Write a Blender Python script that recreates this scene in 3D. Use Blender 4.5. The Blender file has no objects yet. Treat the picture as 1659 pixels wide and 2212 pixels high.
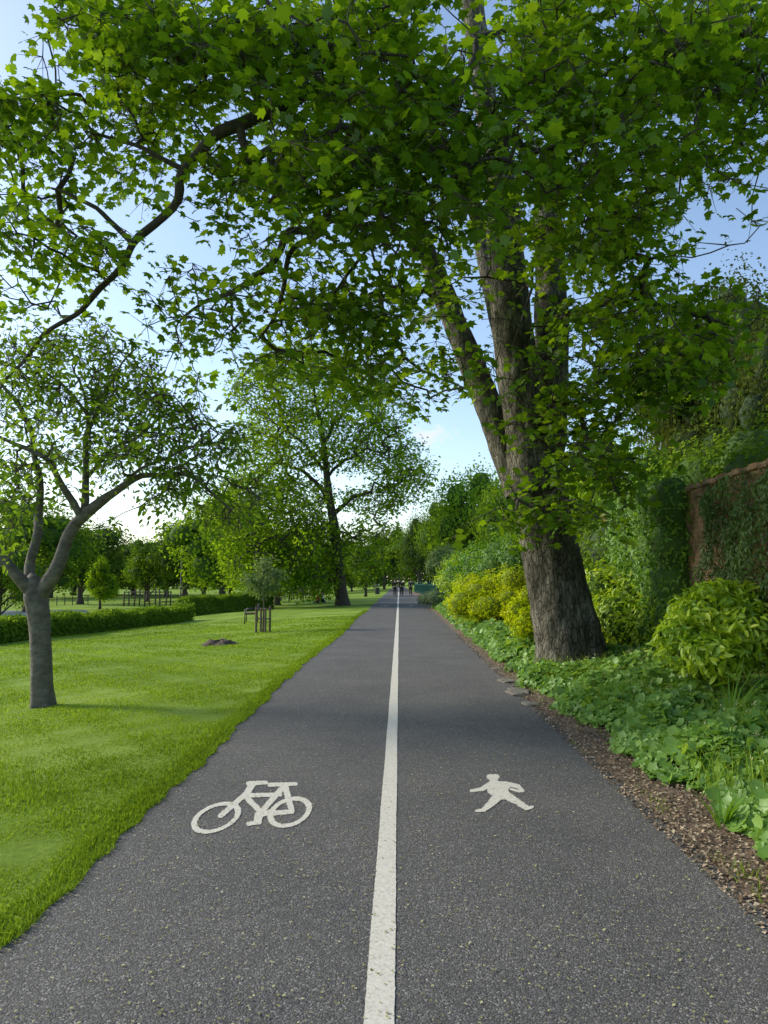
import bpy, math, random
import numpy as np
from mathutils import Vector, Matrix, noise
rng=np.random.default_rng(7); random.seed(7)
S=bpy.context.scene; C=S.collection
W,H,F,CZ=1659.,2212.,1597.,1.55
YAW=math.atan(32.5/F); PIT=math.atan(150/F)
R=Matrix.Rotation(YAW,3,'Z')@Matrix.Rotation(math.pi/2+PIT,3,'X')
Rn=np.array(R)
cam=bpy.data.cameras.new('camera'); co=bpy.data.objects.new('camera',cam); C.objects.link(co)
co.location=(0,0,CZ); co.rotation_euler=R.to_euler(); cam.sensor_fit='VERTICAL'; cam.sensor_height=36; cam.lens=26
cam.clip_start=.05; cam.clip_end=3000; S.camera=co

def at(px,py,Y):
    px=np.asarray(px,float);py=np.asarray(py,float);Y=np.asarray(Y,float)
    d=np.stack([(px-W/2)/F,(H/2-py)/F,-np.ones_like(px)],-1)@Rn.T
    return np.array([0,0,CZ])+d*(Y/d[...,1])[...,None]
def proj(P):
    c=(P-np.array([0,0,CZ]))@Rn
    return W/2-c[...,0]/c[...,2]*F, H/2+c[...,1]/c[...,2]*F
def gz(x,y):
    x=np.asarray(x,float); y=np.asarray(y,float)
    t=np.clip(-x-1.9,0,25); z=-.045*t
    z=z+np.clip((t-.5)/4,0,1)*.05*(np.sin(x*.9+1)*np.sin(y*.55)+np.sin(x*.31+y*.23))
    r=np.clip(x-1.78,0,5); return z+.10*r
def gnd(px,py):
    lo,hi=1.,400.
    for _ in range(60):
        m=(lo+hi)/2; p=at(px,py,m)
        if p[2]>gz(p[0],p[1]): lo=m
        else: hi=m
    p=at(px,py,lo); return p

# ---------------------------------------------------------------- mesh helpers
def tag(o,label=None,cat=None,group=None,kind=None):
    if label:o['label']=label
    if cat:o['category']=cat
    if group:o['group']=group
    if kind:o['kind']=kind
    return o
def empty(name,loc,label,cat,group=None):
    o=bpy.data.objects.new(name,None); C.objects.link(o); o.location=tuple(float(v) for v in loc); o.empty_display_size=.1
    return tag(o,label,cat,group)
def link(name,me,mat,parent=None,local=False):
    o=bpy.data.objects.new(name,me); C.objects.link(o)
    if mat: me.materials.append(mat)
    if parent:
        o.parent=parent
        if not local: o.matrix_parent_inverse=Matrix.Translation(-parent.location)
    return o
def mesh_np(name,V,Fs,mat,parent=None,attr=None,smooth=False,local=False):
    """Fs: list of (m,c) int arrays"""
    if not isinstance(Fs,list): Fs=[Fs]
    me=bpy.data.meshes.new(name)
    V=np.asarray(V,np.float32).reshape(-1,3)
    me.vertices.add(len(V)); me.vertices.foreach_set('co',V.ravel())
    idx=np.concatenate([f.ravel() for f in Fs]).astype(np.int32)
    tot=np.concatenate([np.full(len(f),f.shape[1]) for f in Fs]).astype(np.int32)
    st=np.concatenate([[0],np.cumsum(tot)[:-1]]).astype(np.int32)
    me.loops.add(len(idx)); me.loops.foreach_set('vertex_index',idx)
    me.polygons.add(len(tot)); me.polygons.foreach_set('loop_start',st)
    if smooth: me.polygons.foreach_set('use_smooth',np.ones(len(tot),bool))
    me.update(calc_edges=True)
    if attr is not None:
        a=me.attributes.new('rnd','FLOAT','POINT'); a.data.foreach_set('value',np.asarray(attr,np.float32))
    return link(name,me,mat,parent,local)
class MB:
    def __init__(s): s.v=[];s.f=[]
    def add(s,v,f):
        o=len(s.v); s.v+= [tuple(map(float,p)) for p in v]; s.f+=[tuple(i+o for i in q) for q in f]
    def box(s,c,d,rz=0,rx=0,ry=0):
        M=Matrix.Translation(Vector([float(q) for q in c]))@Matrix.Rotation(rz,4,'Z')@Matrix.Rotation(ry,4,'Y')@Matrix.Rotation(rx,4,'X')
        b=[M@Vector((x*d[0]/2,y*d[1]/2,z*d[2]/2)) for x in(-1,1) for y in(-1,1) for z in(-1,1)]
        s.add(b,[(0,1,3,2),(4,6,7,5),(0,4,5,1),(2,3,7,6),(0,2,6,4),(1,5,7,3)])
    def tube(s,pts,rad,n=8,cap=True):
        pts=[Vector([float(q) for q in p]) for p in pts]
        if not hasattr(rad,'__len__'): rad=[rad]*len(pts)
        rings=[];u=None
        for i,p in enumerate(pts):
            d=(pts[min(i+1,len(pts)-1)]-pts[max(i-1,0)]).normalized()
            if u is None: u=d.cross(Vector((.3,1,.1)) if abs(d.y)<.9 else Vector((1,0,0))).normalized()
            u=(u-d*u.dot(d)).normalized(); v=d.cross(u)
            rings.append([p+(u*math.cos(2*math.pi*k/n)+v*math.sin(2*math.pi*k/n))*rad[i] for k in range(n)])
        V=[q for r in rings for q in r]; Fc=[]
        for i in range(len(rings)-1):
            for k in range(n): Fc.append((i*n+k,i*n+(k+1)%n,(i+1)*n+(k+1)%n,(i+1)*n+k))
        if cap: Fc.append(tuple(range(n))[::-1]); Fc.append(tuple((len(rings)-1)*n+k for k in range(n)))
        s.add(V,Fc)
    def build(s,name,mat,parent=None,smooth=False,local=False,bevel=0):
        me=bpy.data.meshes.new(name); me.from_pydata(s.v,[],s.f); me.update()
        if smooth:
            for p in me.polygons:p.use_smooth=True
        o=link(name,me,mat,parent,local)
        if bevel:
            b=o.modifiers.new('bevel','BEVEL'); b.width=bevel; b.segments=2
        return o

# ---------------------------------------------------------------- materials
def newmat(name):
    m=bpy.data.materials.new(name); m.use_nodes=True; nt=m.node_tree; nt.nodes.clear()
    out=nt.nodes.new('ShaderNodeOutputMaterial'); return m,nt,out
def N(nt,t,**k):
    n=nt.nodes.new(t)
    for a,b in k.items():
        if a in n.inputs: n.inputs[a].default_value=b
        else: setattr(n,a,b)
    return n
def ramp(nt,fac,stops):
    r=nt.nodes.new('ShaderNodeValToRGB'); e=r.color_ramp.elements
    while len(e)<len(stops): e.new(.5)
    for i,(p,c) in enumerate(stops): e[i].position=p; e[i].color=(*c,1)
    nt.links.new(fac,r.inputs[0]); return r.outputs[0]
def leafmat(name,c0,c1,c2,trans=.4,gloss=.0,tint=(2.0,1.75,.7)):
    m,nt,out=newmat(name); L=nt.links.new
    a=N(nt,'ShaderNodeAttribute',attribute_name='rnd')
    col=ramp(nt,a.outputs['Fac'],[(0,c0),(.5,c1),(1,c2)])
    mx=N(nt,'ShaderNodeMix',data_type='RGBA',blend_type='MULTIPLY'); mx.inputs[0].default_value=1
    L(col,mx.inputs[6]); mx.inputs[7].default_value=(*tint,1)
    d=N(nt,'ShaderNodeBsdfDiffuse'); L(col,d.inputs[0]); last=d.outputs[0]
    if trans>0:
        t=N(nt,'ShaderNodeBsdfTranslucent'); L(mx.outputs[2],t.inputs[0])
        a1=N(nt,'ShaderNodeMixShader'); a1.inputs[0].default_value=trans; L(last,a1.inputs[1]); L(t.outputs[0],a1.inputs[2]); last=a1.outputs[0]
    if gloss>0:
        g=N(nt,'ShaderNodeBsdfGlossy',Roughness=.42); g.inputs['Color'].default_value=(.8,.9,.8,1)
        a2=N(nt,'ShaderNodeMixShader'); a2.inputs[0].default_value=gloss; L(last,a2.inputs[1]); L(g.outputs[0],a2.inputs[2]); last=a2.outputs[0]
    L(last,out.inputs[0]); return m
def surf(name,stops,scale=5,detail=6,rough=.85,bump=.3,bscale=None,stretch=(1,1,1),dist=.01,bright=None):
    m,nt,out=newmat(name); L=nt.links.new
    tc=N(nt,'ShaderNodeTexCoord'); mp=N(nt,'ShaderNodeMapping'); mp.inputs['Scale'].default_value=stretch
    L(tc.outputs['Object'],mp.inputs[0])
    n=N(nt,'ShaderNodeTexNoise',Scale=scale,Detail=detail,Roughness=.65); L(mp.outputs[0],n.inputs['Vector'])
    col=ramp(nt,n.outputs[0],stops)
    b=N(nt,'ShaderNodeBsdfPrincipled',Roughness=rough); L(col,b.inputs['Base Color'])
    n2=N(nt,'ShaderNodeTexNoise',Scale=bscale or scale*3,Detail=8,Roughness=.7); L(mp.outputs[0],n2.inputs['Vector'])
    bp=N(nt,'ShaderNodeBump',Strength=bump,Distance=dist); L(n2.outputs[0],bp.inputs['Height']); L(bp.outputs[0],b.inputs['Normal'])
    L(b.outputs[0],out.inputs[0]); return m
def flat(name,c,rough=.6,metal=0,var=.25,scale=20):
    lo=tuple(x*(1-var) for x in c); hi=tuple(min(1,x*(1+var)) for x in c)
    m=surf(name,[(.3,lo),(.7,hi)],scale=scale,rough=rough,bump=.15)
    m.node_tree.nodes['Principled BSDF'].inputs['Metallic'].default_value=metal; return m
M={}
# asphalt
m,nt,out=newmat('asphalt'); L=nt.links.new
tc=N(nt,'ShaderNodeTexCoord')
vo=N(nt,'ShaderNodeTexVoronoi',Scale=130.); L(tc.outputs['Object'],vo.inputs['Vector'])
sp=N(nt,'ShaderNodeSeparateColor'); L(vo.outputs['Color'],sp.inputs[0])
c1=ramp(nt,sp.outputs[0],[(0,(.068,.064,.058)),(.6,(.110,.105,.096)),(.93,(.165,.158,.145)),(1,(.32,.305,.27))])
nz=N(nt,'ShaderNodeTexNoise',Scale=.8,Detail=8.,Roughness=.65); L(tc.outputs['Object'],nz.inputs['Vector'])
c2=ramp(nt,nz.outputs[0],[(.3,(.80,.80,.82)),(.7,(1.18,1.16,1.12))])
mx=N(nt,'ShaderNodeMix',data_type='RGBA',blend_type='MULTIPLY'); mx.inputs[0].default_value=1; L(c1,mx.inputs[6]); L(c2,mx.inputs[7])
b=N(nt,'ShaderNodeBsdfPrincipled',Roughness=.8); L(mx.outputs[2],b.inputs['Base Color']); b.inputs['Specular IOR Level'].default_value=.3
bp=N(nt,'ShaderNodeBump',Strength=.8,Distance=.004); L(vo.outputs['Distance'],bp.inputs['Height']); bp.invert=True; L(bp.outputs[0],b.inputs['Normal']); L(b.outputs[0],out.inputs[0])
M['asphalt']=m
M['paint']=surf('road_paint',[(.30,(.30,.28,.22)),(.38,(.58,.54,.44)),(.6,(.72,.67,.55))],scale=60,detail=8,rough=.7,bump=.6,bscale=200,dist=.003)
# lawn ground
m,nt,out=newmat('lawn'); L=nt.links.new
tc=N(nt,'ShaderNodeTexCoord')
n1=N(nt,'ShaderNodeTexNoise',Scale=.35,Detail=8.,Roughness=.65); L(tc.outputs['Object'],n1.inputs['Vector'])
n2=N(nt,'ShaderNodeTexNoise',Scale=22.,Detail=8.,Roughness=.75); L(tc.outputs['Object'],n2.inputs['Vector'])
ad=N(nt,'ShaderNodeMath',operation='MULTIPLY_ADD'); L(n2.outputs[0],ad.inputs[0]); ad.inputs[1].default_value=.8; L(n1.outputs[0],ad.inputs[2])
col=ramp(nt,ad.outputs[0],[(.62,(.10,.165,.016)),(.88,(.185,.285,.03)),(1.1,(.27,.37,.06))])
b=N(nt,'ShaderNodeBsdfPrincipled',Roughness=.95); b.inputs['Specular IOR Level'].default_value=.1; L(col,b.inputs['Base Color'])
bp=N(nt,'ShaderNodeBump',Strength=.8,Distance=.04); L(n2.outputs[0],bp.inputs['Height']); L(bp.outputs[0],b.inputs['Normal']); L(b.outputs[0],out.inputs[0])
M['lawn']=m
M['soil']=surf('soil',[(.3,(.07,.045,.026)),(.5,(.15,.105,.065)),(.7,(.25,.185,.12))],scale=30,detail=10,rough=.95,bump=.9,bscale=45,dist=.02)
M['chip']=leafmat('bark_chips',(.12,.08,.05),(.30,.22,.14),(.52,.42,.28),trans=.0)
M['stone']=surf('stone',[(.3,(.10,.085,.06)),(.5,(.20,.18,.14)),(.7,(.30,.27,.20))],scale=8,detail=10,bump=1.,dist=.04)
M['stump']=surf('stump_wood',[(.35,(.05,.035,.022)),(.6,(.16,.11,.07))],scale=12,detail=8,bump=1.,dist=.03)
# sycamore bark: fissured plates
m,nt,out=newmat('sycamore_bark'); L=nt.links.new
tc=N(nt,'ShaderNodeTexCoord'); mp_=N(nt,'ShaderNodeMapping'); mp_.inputs['Scale'].default_value=(1,1,.32); L(tc.outputs['Object'],mp_.inputs[0])
wn=N(nt,'ShaderNodeTexNoise',Scale=6.,Detail=4.); L(mp_.outputs[0],wn.inputs['Vector'])
wm=N(nt,'ShaderNodeVectorMath',operation='MULTIPLY_ADD'); L(wn.outputs['Color'],wm.inputs[0]); wm.inputs[1].default_value=(.16,.16,.16); L(mp_.outputs[0],wm.inputs[2])
vb=N(nt,'ShaderNodeTexVoronoi',Scale=17.,feature='DISTANCE_TO_EDGE'); L(wm.outputs[0],vb.inputs['Vector'])
nb_=N(nt,'ShaderNodeTexNoise',Scale=9.,Detail=10.,Roughness=.7); L(mp_.outputs[0],nb_.inputs['Vector'])
np_=N(nt,'ShaderNodeTexNoise',Scale=1.6,Detail=4.); L(tc.outputs['Object'],np_.inputs['Vector'])
hc=ramp(nt,vb.outputs[0],[(0,(.35,.35,.35)),(.10,(1,1,1))])
c1=ramp(nt,nb_.outputs[0],[(.33,(.054,.049,.038)),(.5,(.125,.115,.092)),(.66,(.27,.255,.215))])
c2=ramp(nt,np_.outputs[0],[(.38,(.66,.67,.60)),(.62,(1.3,1.3,1.25))])
mxa=N(nt,'ShaderNodeMix',data_type='RGBA',blend_type='MULTIPLY'); mxa.inputs[0].default_value=1; L(c1,mxa.inputs[6]); L(hc,mxa.inputs[7])
mxb=N(nt,'ShaderNodeMix',data_type='RGBA',blend_type='MULTIPLY'); mxb.inputs[0].default_value=1; L(mxa.outputs[2],mxb.inputs[6]); L(c2,mxb.inputs[7])
b=N(nt,'ShaderNodeBsdfPrincipled',Roughness=.92); L(mxb.outputs[2],b.inputs['Base Color']); b.inputs['Specular IOR Level'].default_value=.2
hs=N(nt,'ShaderNodeMath',operation='MULTIPLY_ADD'); sc_=N(nt,'ShaderNodeSeparateColor'); L(hc,sc_.inputs[0]); L(sc_.outputs[0],hs.inputs[0]); hs.inputs[1].default_value=.6; L(nb_.outputs[0],hs.inputs[2])
bp=N(nt,'ShaderNodeBump',Strength=1.,Distance=.035); L(hs.outputs[0],bp.inputs['Height']); L(bp.outputs[0],b.inputs['Normal']); L(b.outputs[0],out.inputs[0])
M['bark']=m
M['barkd']=surf('dark_bark',[(.3,(.03,.025,.02)),(.7,(.09,.075,.058))],scale=8,rough=.9,bump=.8,stretch=(2,2,.7),dist=.02)
M['barkc']=surf('cherry_bark',[(.3,(.055,.047,.036)),(.5,(.115,.10,.08)),(.7,(.19,.17,.14))],scale=7,detail=10,rough=.75,bump=1.,bscale=9,stretch=(1,1,2),dist=.02)
M['syc']=leafmat('sycamore_leaf',(.045,.11,.008),(.095,.195,.011),(.18,.30,.016),trans=.52,gloss=.03,tint=(2.2,1.9,.6))
M['flower']=leafmat('sycamore_flower',(.2,.24,.03),(.3,.33,.05),(.42,.42,.10),trans=.4,tint=(1.1,1.1,.7))
M['debris']=leafmat('fallen_blossom',(.20,.20,.06),(.36,.35,.14),(.55,.52,.28),trans=0)
M['cherry']=leafmat('cherry_leaf',(.06,.125,.016),(.11,.21,.022),(.17,.27,.035),trans=.5)
M['oak']=leafmat('oak_leaf',(.09,.17,.012),(.15,.27,.02),(.23,.36,.03),trans=.5)
M['mid']=leafmat('green_leaf',(.055,.115,.014),(.105,.195,.022),(.18,.29,.035),trans=.4)
M['dark']=leafmat('dark_leaf',(.035,.075,.014),(.065,.125,.022),(.11,.18,.035),trans=.3)
M['light']=leafmat('light_leaf',(.10,.20,.02),(.18,.32,.03),(.28,.43,.06),trans=.45)
M['conif']=leafmat('conifer_leaf',(.030,.048,.012),(.062,.09,.022),(.12,.15,.035),trans=.3)
M['yellow']=leafmat('golden_leaf',(.24,.34,.008),(.46,.54,.012),(.68,.68,.03),trans=.35,tint=(1.1,1.1,.6))
M['aucuba']=leafmat('speckled_leaf',(.14,.27,.012),(.34,.50,.02),(.58,.68,.06),trans=.4,gloss=.04,tint=(1.4,1.3,.7))
M['sap']=leafmat('sapling_leaf',(.10,.16,.06),(.18,.26,.10),(.28,.36,.17),trans=.35,tint=(1.4,1.3,.8))
M['pale']=leafmat('pale_leaf',(.14,.21,.05),(.30,.38,.12),(.50,.52,.25),trans=.3,tint=(1.2,1.2,.8))
M['cover']=leafmat('geranium_leaf',(.08,.165,.027),(.15,.29,.045),(.26,.41,.09),trans=.35,gloss=.03)
M['ivy']=leafmat('ivy_leaf',(.035,.075,.014),(.065,.13,.022),(.13,.21,.04),trans=.2,gloss=.04)
M['climb']=leafmat('climber_leaf',(.055,.135,.012),(.11,.24,.02),(.20,.35,.04),trans=.35,gloss=.03)
M['grass']=leafmat('grass_blade',(.11,.18,.014),(.20,.315,.026),(.31,.43,.055),trans=.4,tint=(1.5,1.4,.7))
M['lav']=leafmat('grey_leaf',(.08,.12,.07),(.15,.21,.13),(.22,.29,.2),trans=.2)
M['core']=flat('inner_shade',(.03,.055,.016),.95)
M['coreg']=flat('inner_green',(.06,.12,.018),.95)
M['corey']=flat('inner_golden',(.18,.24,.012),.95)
M['metal']=flat('black_metal',(.02,.022,.024),.45)
M['green']=flat('green_paint',(.02,.12,.07),.45)
M['wood']=surf('weathered_wood',[(.3,(.09,.065,.045)),(.7,(.22,.17,.12))],scale=6,stretch=(4,4,.5),rough=.85,bump=.5)
M['woodr']=surf('brown_wood',[(.3,(.06,.042,.03)),(.7,(.13,.10,.07))],scale=6,rough=.8,bump=.4)
M['paving']=flat('pale_paving',(.5,.48,.44),.8,var=.1)
M['skin']=flat('skin',(.45,.28,.2),.55,var=.05); M['hair']=flat('hair',(.03,.02,.015),.6)
M['black']=flat('black_cloth',(.012,.012,.014),.9); M['navy']=flat('navy_cloth',(.02,.03,.06),.9); M['greyc']=flat('grey_cloth',(.2,.2,.2),.9)
M['white']=flat('white_cloth',(.7,.7,.68),.9,var=.05); M['red']=flat('red_cloth',(.4,.05,.04),.9); M['shoe']=flat('shoe',(.12,.12,.12),.7)
M['lamp']=flat('lamp_glass',(.6,.6,.55),.2,var=.05)
# brick
m,nt,out=newmat('brick'); L=nt.links.new
tc=N(nt,'ShaderNodeTexCoord'); sx=N(nt,'ShaderNodeSeparateXYZ'); L(tc.outputs['Object'],sx.inputs[0])
cx=N(nt,'ShaderNodeCombineXYZ'); ax=N(nt,'ShaderNodeMath',operation='ADD'); L(sx.outputs[0],ax.inputs[0]); L(sx.outputs[1],ax.inputs[1])
L(ax.outputs[0],cx.inputs[0]); L(sx.outputs[2],cx.inputs[1])
br=N(nt,'ShaderNodeTexBrick',Scale=1.); br.inputs['Brick Width'].default_value=.225; br.inputs['Row Height'].default_value=.075; br.inputs['Mortar Size'].default_value=.006
br.inputs['Color1'].default_value=(.36,.185,.11,1); br.inputs['Color2'].default_value=(.25,.14,.09,1); br.inputs['Mortar'].default_value=(.32,.28,.21,1); L(cx.outputs[0],br.inputs['Vector'])
nz=N(nt,'ShaderNodeTexNoise',Scale=4.,Detail=8.); L(tc.outputs['Object'],nz.inputs['Vector'])
c2=ramp(nt,nz.outputs[0],[(.38,(.45,.50,.38)),(.62,(1.3,1.3,1.2))])
mx=N(nt,'ShaderNodeMix',data_type='RGBA',blend_type='MULTIPLY'); mx.inputs[0].default_value=1; L(br.outputs[0],mx.inputs[6]); L(c2,mx.inputs[7])
b=N(nt,'ShaderNodeBsdfPrincipled',Roughness=.9); L(mx.outputs[2],b.inputs['Base Color'])
bp=N(nt,'ShaderNodeBump',Strength=.6,Distance=.01); L(br.outputs['Fac'],bp.inputs['Height']); bp.invert=True; L(bp.outputs[0],b.inputs['Normal']); L(b.outputs[0],out.inputs[0])
M['brick']=m

# ---------------------------------------------------------------- leaf templates
def fan(pts,center):
    T=np.array([center]+pts,float); k=len(pts)
    return T,np.array([(0,1+i,1+(i+1)%k) for i in range(k)])
mp=[]
for a,r,z in [(-90,.36,0),(-55,.33,.02),(-14,.48,-.06),(14,.34,.03),(38,.57,-.07),(63,.35,.03),(90,.64,-.10),(117,.35,.03),(142,.57,-.07),(166,.34,.03),(194,.48,-.06),(235,.33,.02)]:
    mp.append((r*math.cos(math.radians(a)),.42+r*math.sin(math.radians(a)),z))
MAPLE=fan(mp,(0,.42,0))
OVAL=fan([(0,0,0),(.2,.3,.05),(.19,.65,.03),(0,1,-.08),(-.19,.65,.03),(-.2,.3,.05)],(0,.5,-.02))
LONG=fan([(0,0,0),(.16,.35,.05),(.15,.7,.0),(0,1,-.15),(-.15,.7,.0),(-.16,.35,.05)],(0,.5,-.02))
ROUND=fan([(.48*math.cos(a)*(1 if i%2 else .78),.5+.48*math.sin(a)*(1 if i%2 else .78),.07*(i%2)) for i,a in enumerate(np.linspace(-math.pi/2,1.5*math.pi,11)[:-1])],(0,.45,-.05))
RH=(np.array([(0,0,0),(.36,.5,.1),(0,1,-.05),(-.36,.5,.1)],float),np.array([(0,1,2),(0,2,3)]))
def nrm(v): return v/(np.linalg.norm(v,axis=-1,keepdims=True)+1e-9)
def inst(name,tm,P,Zn,Yd,s,rnd,mat,parent=None,local=False):
    T,tf=tm; n=len(P); Zn=nrm(Zn); Yd=nrm(Yd-Zn*np.sum(Yd*Zn,1,keepdims=True)); X=np.cross(Yd,Zn)
    s=np.broadcast_to(s,(n,))
    V=P[:,None]+s[:,None,None]*(T[None,:,0:1]*X[:,None]+T[None,:,1:2]*Yd[:,None]+T[None,:,2:3]*Zn[:,None])
    Fc=(tf[None]+(np.arange(n)*len(T))[:,None,None]).reshape(-1,3)
    return mesh_np(name,V.reshape(-1,3),Fc,mat,parent,np.repeat(rnd,len(T)),local=local)
def segs(P0,P1,R0,R1,k=5):
    d=nrm(P1-P0); a=np.where(np.abs(d[:,2:3])<.9,[[0,0,1.]],[[1.,0,0]]); u=nrm(np.cross(d,a)); v=np.cross(d,u)
    an=np.arange(k)*2*np.pi/k; ring=np.cos(an)[None,:,None]*u[:,None]+np.sin(an)[None,:,None]*v[:,None]
    A=P0[:,None]+ring*R0[:,None,None]; B=P1[:,None]+ring*R1[:,None,None]
    V=np.concatenate([A,B],1).reshape(-1,3); i=np.arange(k); q=np.stack([i,(i+1)%k,(i+1)%k+k,i+k],1)
    return V,(q[None]+(np.arange(len(P0))*2*k)[:,None,None]).reshape(-1,4)
def clump(P,f=1.):
    return .5*np.sin(P[:,0]*2.1*f+P[:,2]*1.3*f)*np.sin(P[:,1]*1.7*f+1+P[:,2]*.9*f)+.3*np.sin(P[:,2]*3.1*f+P[:,0]*f)
def rnds(P,f=1.,b=.5): return np.clip(b+.28*clump(P,f)+(rng.random(len(P))-.5)*.7,0,1)

def smooth_path(pts,rad,step):
    pts=[Vector([float(c) for c in p]) for p in pts]; out=[];ro=[]
    n=len(pts)
    for i in range(n-1):
        p0=pts[max(i-1,0)];p1=pts[i];p2=pts[i+1];p3=pts[min(i+2,n-1)]
        m=max(2,int((p2-p1).length/step))
        for k in range(m):
            t=k/m
            out.append(.5*((2*p1)+(p2-p0)*t+(2*p0-5*p1+4*p2-p3)*t*t+(3*p1-p0-3*p2+p3)*t**3)); ro.append(rad[i]*(1-t)+rad[i+1]*t)
    out.append(pts[-1]);ro.append(rad[-1]); return out,ro
def limb_mesh(name,pts,rad,mat,parent,sides=12,step=.12,rough=.06,flare=0,wig=.0,local=False):
    P,Rr=smooth_path(pts,rad,step)
    if wig:
        P=[p+noise.noise_vector(p*1.7)*wig*min(1,i/6) for i,p in enumerate(P)]
    V=[];u=None;z0=P[0].z
    for i,p in enumerate(P):
        d=(P[min(i+1,len(P)-1)]-P[max(i-1,0)]).normalized()
        if u is None: u=d.cross(Vector((.2,1,.1))).normalized()
        u=(u-d*u.dot(d)).normalized(); v=d.cross(u)
        for k in range(sides):
            a=2*math.pi*k/sides; dr=u*math.cos(a)+v*math.sin(a); r=Rr[i]
            if flare: r*=1+flare*math.exp(-(p.z-z0)/.35)*(.55+.45*math.sin(a*5+1))
            q=p+dr*r
            r*=1+rough*(noise.noise(Vector((q.x*5,q.y*5,q.z*1.6)))+.6*noise.noise(Vector((q.x*14,q.y*14,q.z*4))))+rough*1.2*noise.noise(q*1.1)
            V.append(p+dr*r)
    n=sides; Fq=[(i*n+k,i*n+(k+1)%n,(i+1)*n+(k+1)%n,(i+1)*n+k) for i in range(len(P)-1) for k in range(n)]
    V.append(P[-1]+ (P[-1]-P[-2]).normalized()*Rr[-1]); e=len(V)-1; b=(len(P)-1)*n
    tri=np.array([(b+k,b+(k+1)%n,e) for k in range(n)])
    mesh_np(name,[tuple(q) for q in V],[np.array(Fq),tri],mat,parent,smooth=True,local=local)
    return P,Rr
class Skel:
    def __init__(s): s.P=np.zeros((120000,3)); s.par=np.full(120000,-1); s.lim=np.zeros(120000,bool); s.n=0; s.tip=[]
    def limb(s,pts):
        for i,p in enumerate(pts):
            s.P[s.n]=p; s.par[s.n]=s.n-1 if i else -1; s.lim[s.n]=True; s.n+=1
    def connect(s,t,step=.25,wig=.25,up=0.):
        d=np.linalg.norm(s.P[:s.n]-t,axis=1); j=int(np.argmin(d)); D=d[j]
        if D<.02: return
        m=max(2,int(D/step)); a=s.P[j].copy(); off=(rng.random(3)-.5)*D*wig*2; off[2]+=up*D; k=j
        for i in range(1,m+1):
            u=i/m; q=a*(1-u)+t*u+off*math.sin(u*math.pi)*.6+(rng.random(3)-.5)*D*.08*(u<1)
            s.P[s.n]=q; s.par[s.n]=k; k=s.n; s.n+=1
        s.tip.append(k)
    def mesh(s,name,mat,parent,tip=.006,pw=.45,rmax=.1,extra=None):
        cnt=np.zeros(s.n); 
        for t in s.tip: cnt[t]+=1
        for i in range(s.n-1,-1,-1):
            if s.par[i]>=0: cnt[s.par[i]]+=cnt[i]
        r=np.minimum(tip*np.maximum(cnt,1)**pw,rmax)
        i=np.array([k for k in range(s.n) if not s.lim[k] and s.par[k]>=0]); p=s.par[i]
        P0=s.P[p];P1=s.P[i];r0=np.where(s.lim[p],r[i]*1.15,r[p]);r0=np.minimum(r0,r[i]*1.8)
        V,Fq=segs(P0,P1,r0,r[i],5)
        if extra is not None:
            V2,F2=segs(extra[0],extra[1],np.full(len(extra[0]),tip),np.full(len(extra[0]),tip*.5),3)
            Fl=[Fq,F2+len(V)]; V=np.concatenate([V,V2])
        else: Fl=[Fq]
        o=mesh_np(name,V,Fl,mat,parent,smooth=True); return o
def sprays(T,per,rad,size,droop=.35,tilt=.45,flatz=.25,ns=.42):
    """leaf arrays around each spray centre T"""
    n=len(T); sn=nrm(np.array([0,0,1.])+rng.normal(0,tilt,(n,3)))
    k=np.repeat(np.arange(n),per); m=len(k)
    a=rng.random(m)*2*np.pi; rr=rad*np.sqrt(rng.random(m)); e1=nrm(np.cross(sn,np.array([.3,.9,.1]))); e2=np.cross(sn,e1)
    out=np.cos(a)[:,None]*e1[k]+np.sin(a)[:,None]*e2[k]
    P=T[k]+out*rr[:,None]+sn[k]*rng.normal(0,rad*flatz,(m,1)); P[:,2]-=droop*rr**2/rad
    Yd=out+rng.normal(0,.35,(m,3)); Yd[:,2]-=droop*1.3
    Zn=sn[k]+rng.normal(0,ns,(m,3))
    s=size*(.55+.7*rng.random(m))
    sel=rng.random(m)<.35
    return P,Zn,Yd,s,(T[k][sel],P[sel])

# ---------------------------------------------------------------- setting
def grid(name,xs,ys,zf,mat,kind='structure'):
    X,Y=np.meshgrid(xs,ys); Z=zf(X,Y); V=np.stack([X,Y,Z],-1).reshape(-1,3); nx=len(xs); i=np.arange(len(ys)-1)[:,None]*nx+np.arange(nx-1)[None]
    Fq=np.stack([i,i+1,i+nx+1,i+nx],-1).reshape(-1,4)
    o=mesh_np(name,V,Fq,mat,smooth=True)
    if kind:o['kind']=kind
    return o
xs=np.concatenate([[-1500,-600,-250,-120,-70,-45],np.arange(-35,-2,.5),[-1.9,-1.7,-1,0,1,1.78,2.5,4,6.78,10,40,120,300,700,1500]])
ys=np.concatenate([[-300,-50,-10],np.arange(-2,60,.5),np.arange(60,130,4),[150,200,300,600,1200,2500]])
grid('ground',xs,ys,lambda x,y:gz(x,y)-np.where(x>1.78,.04,0),M['lawn'])
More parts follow.
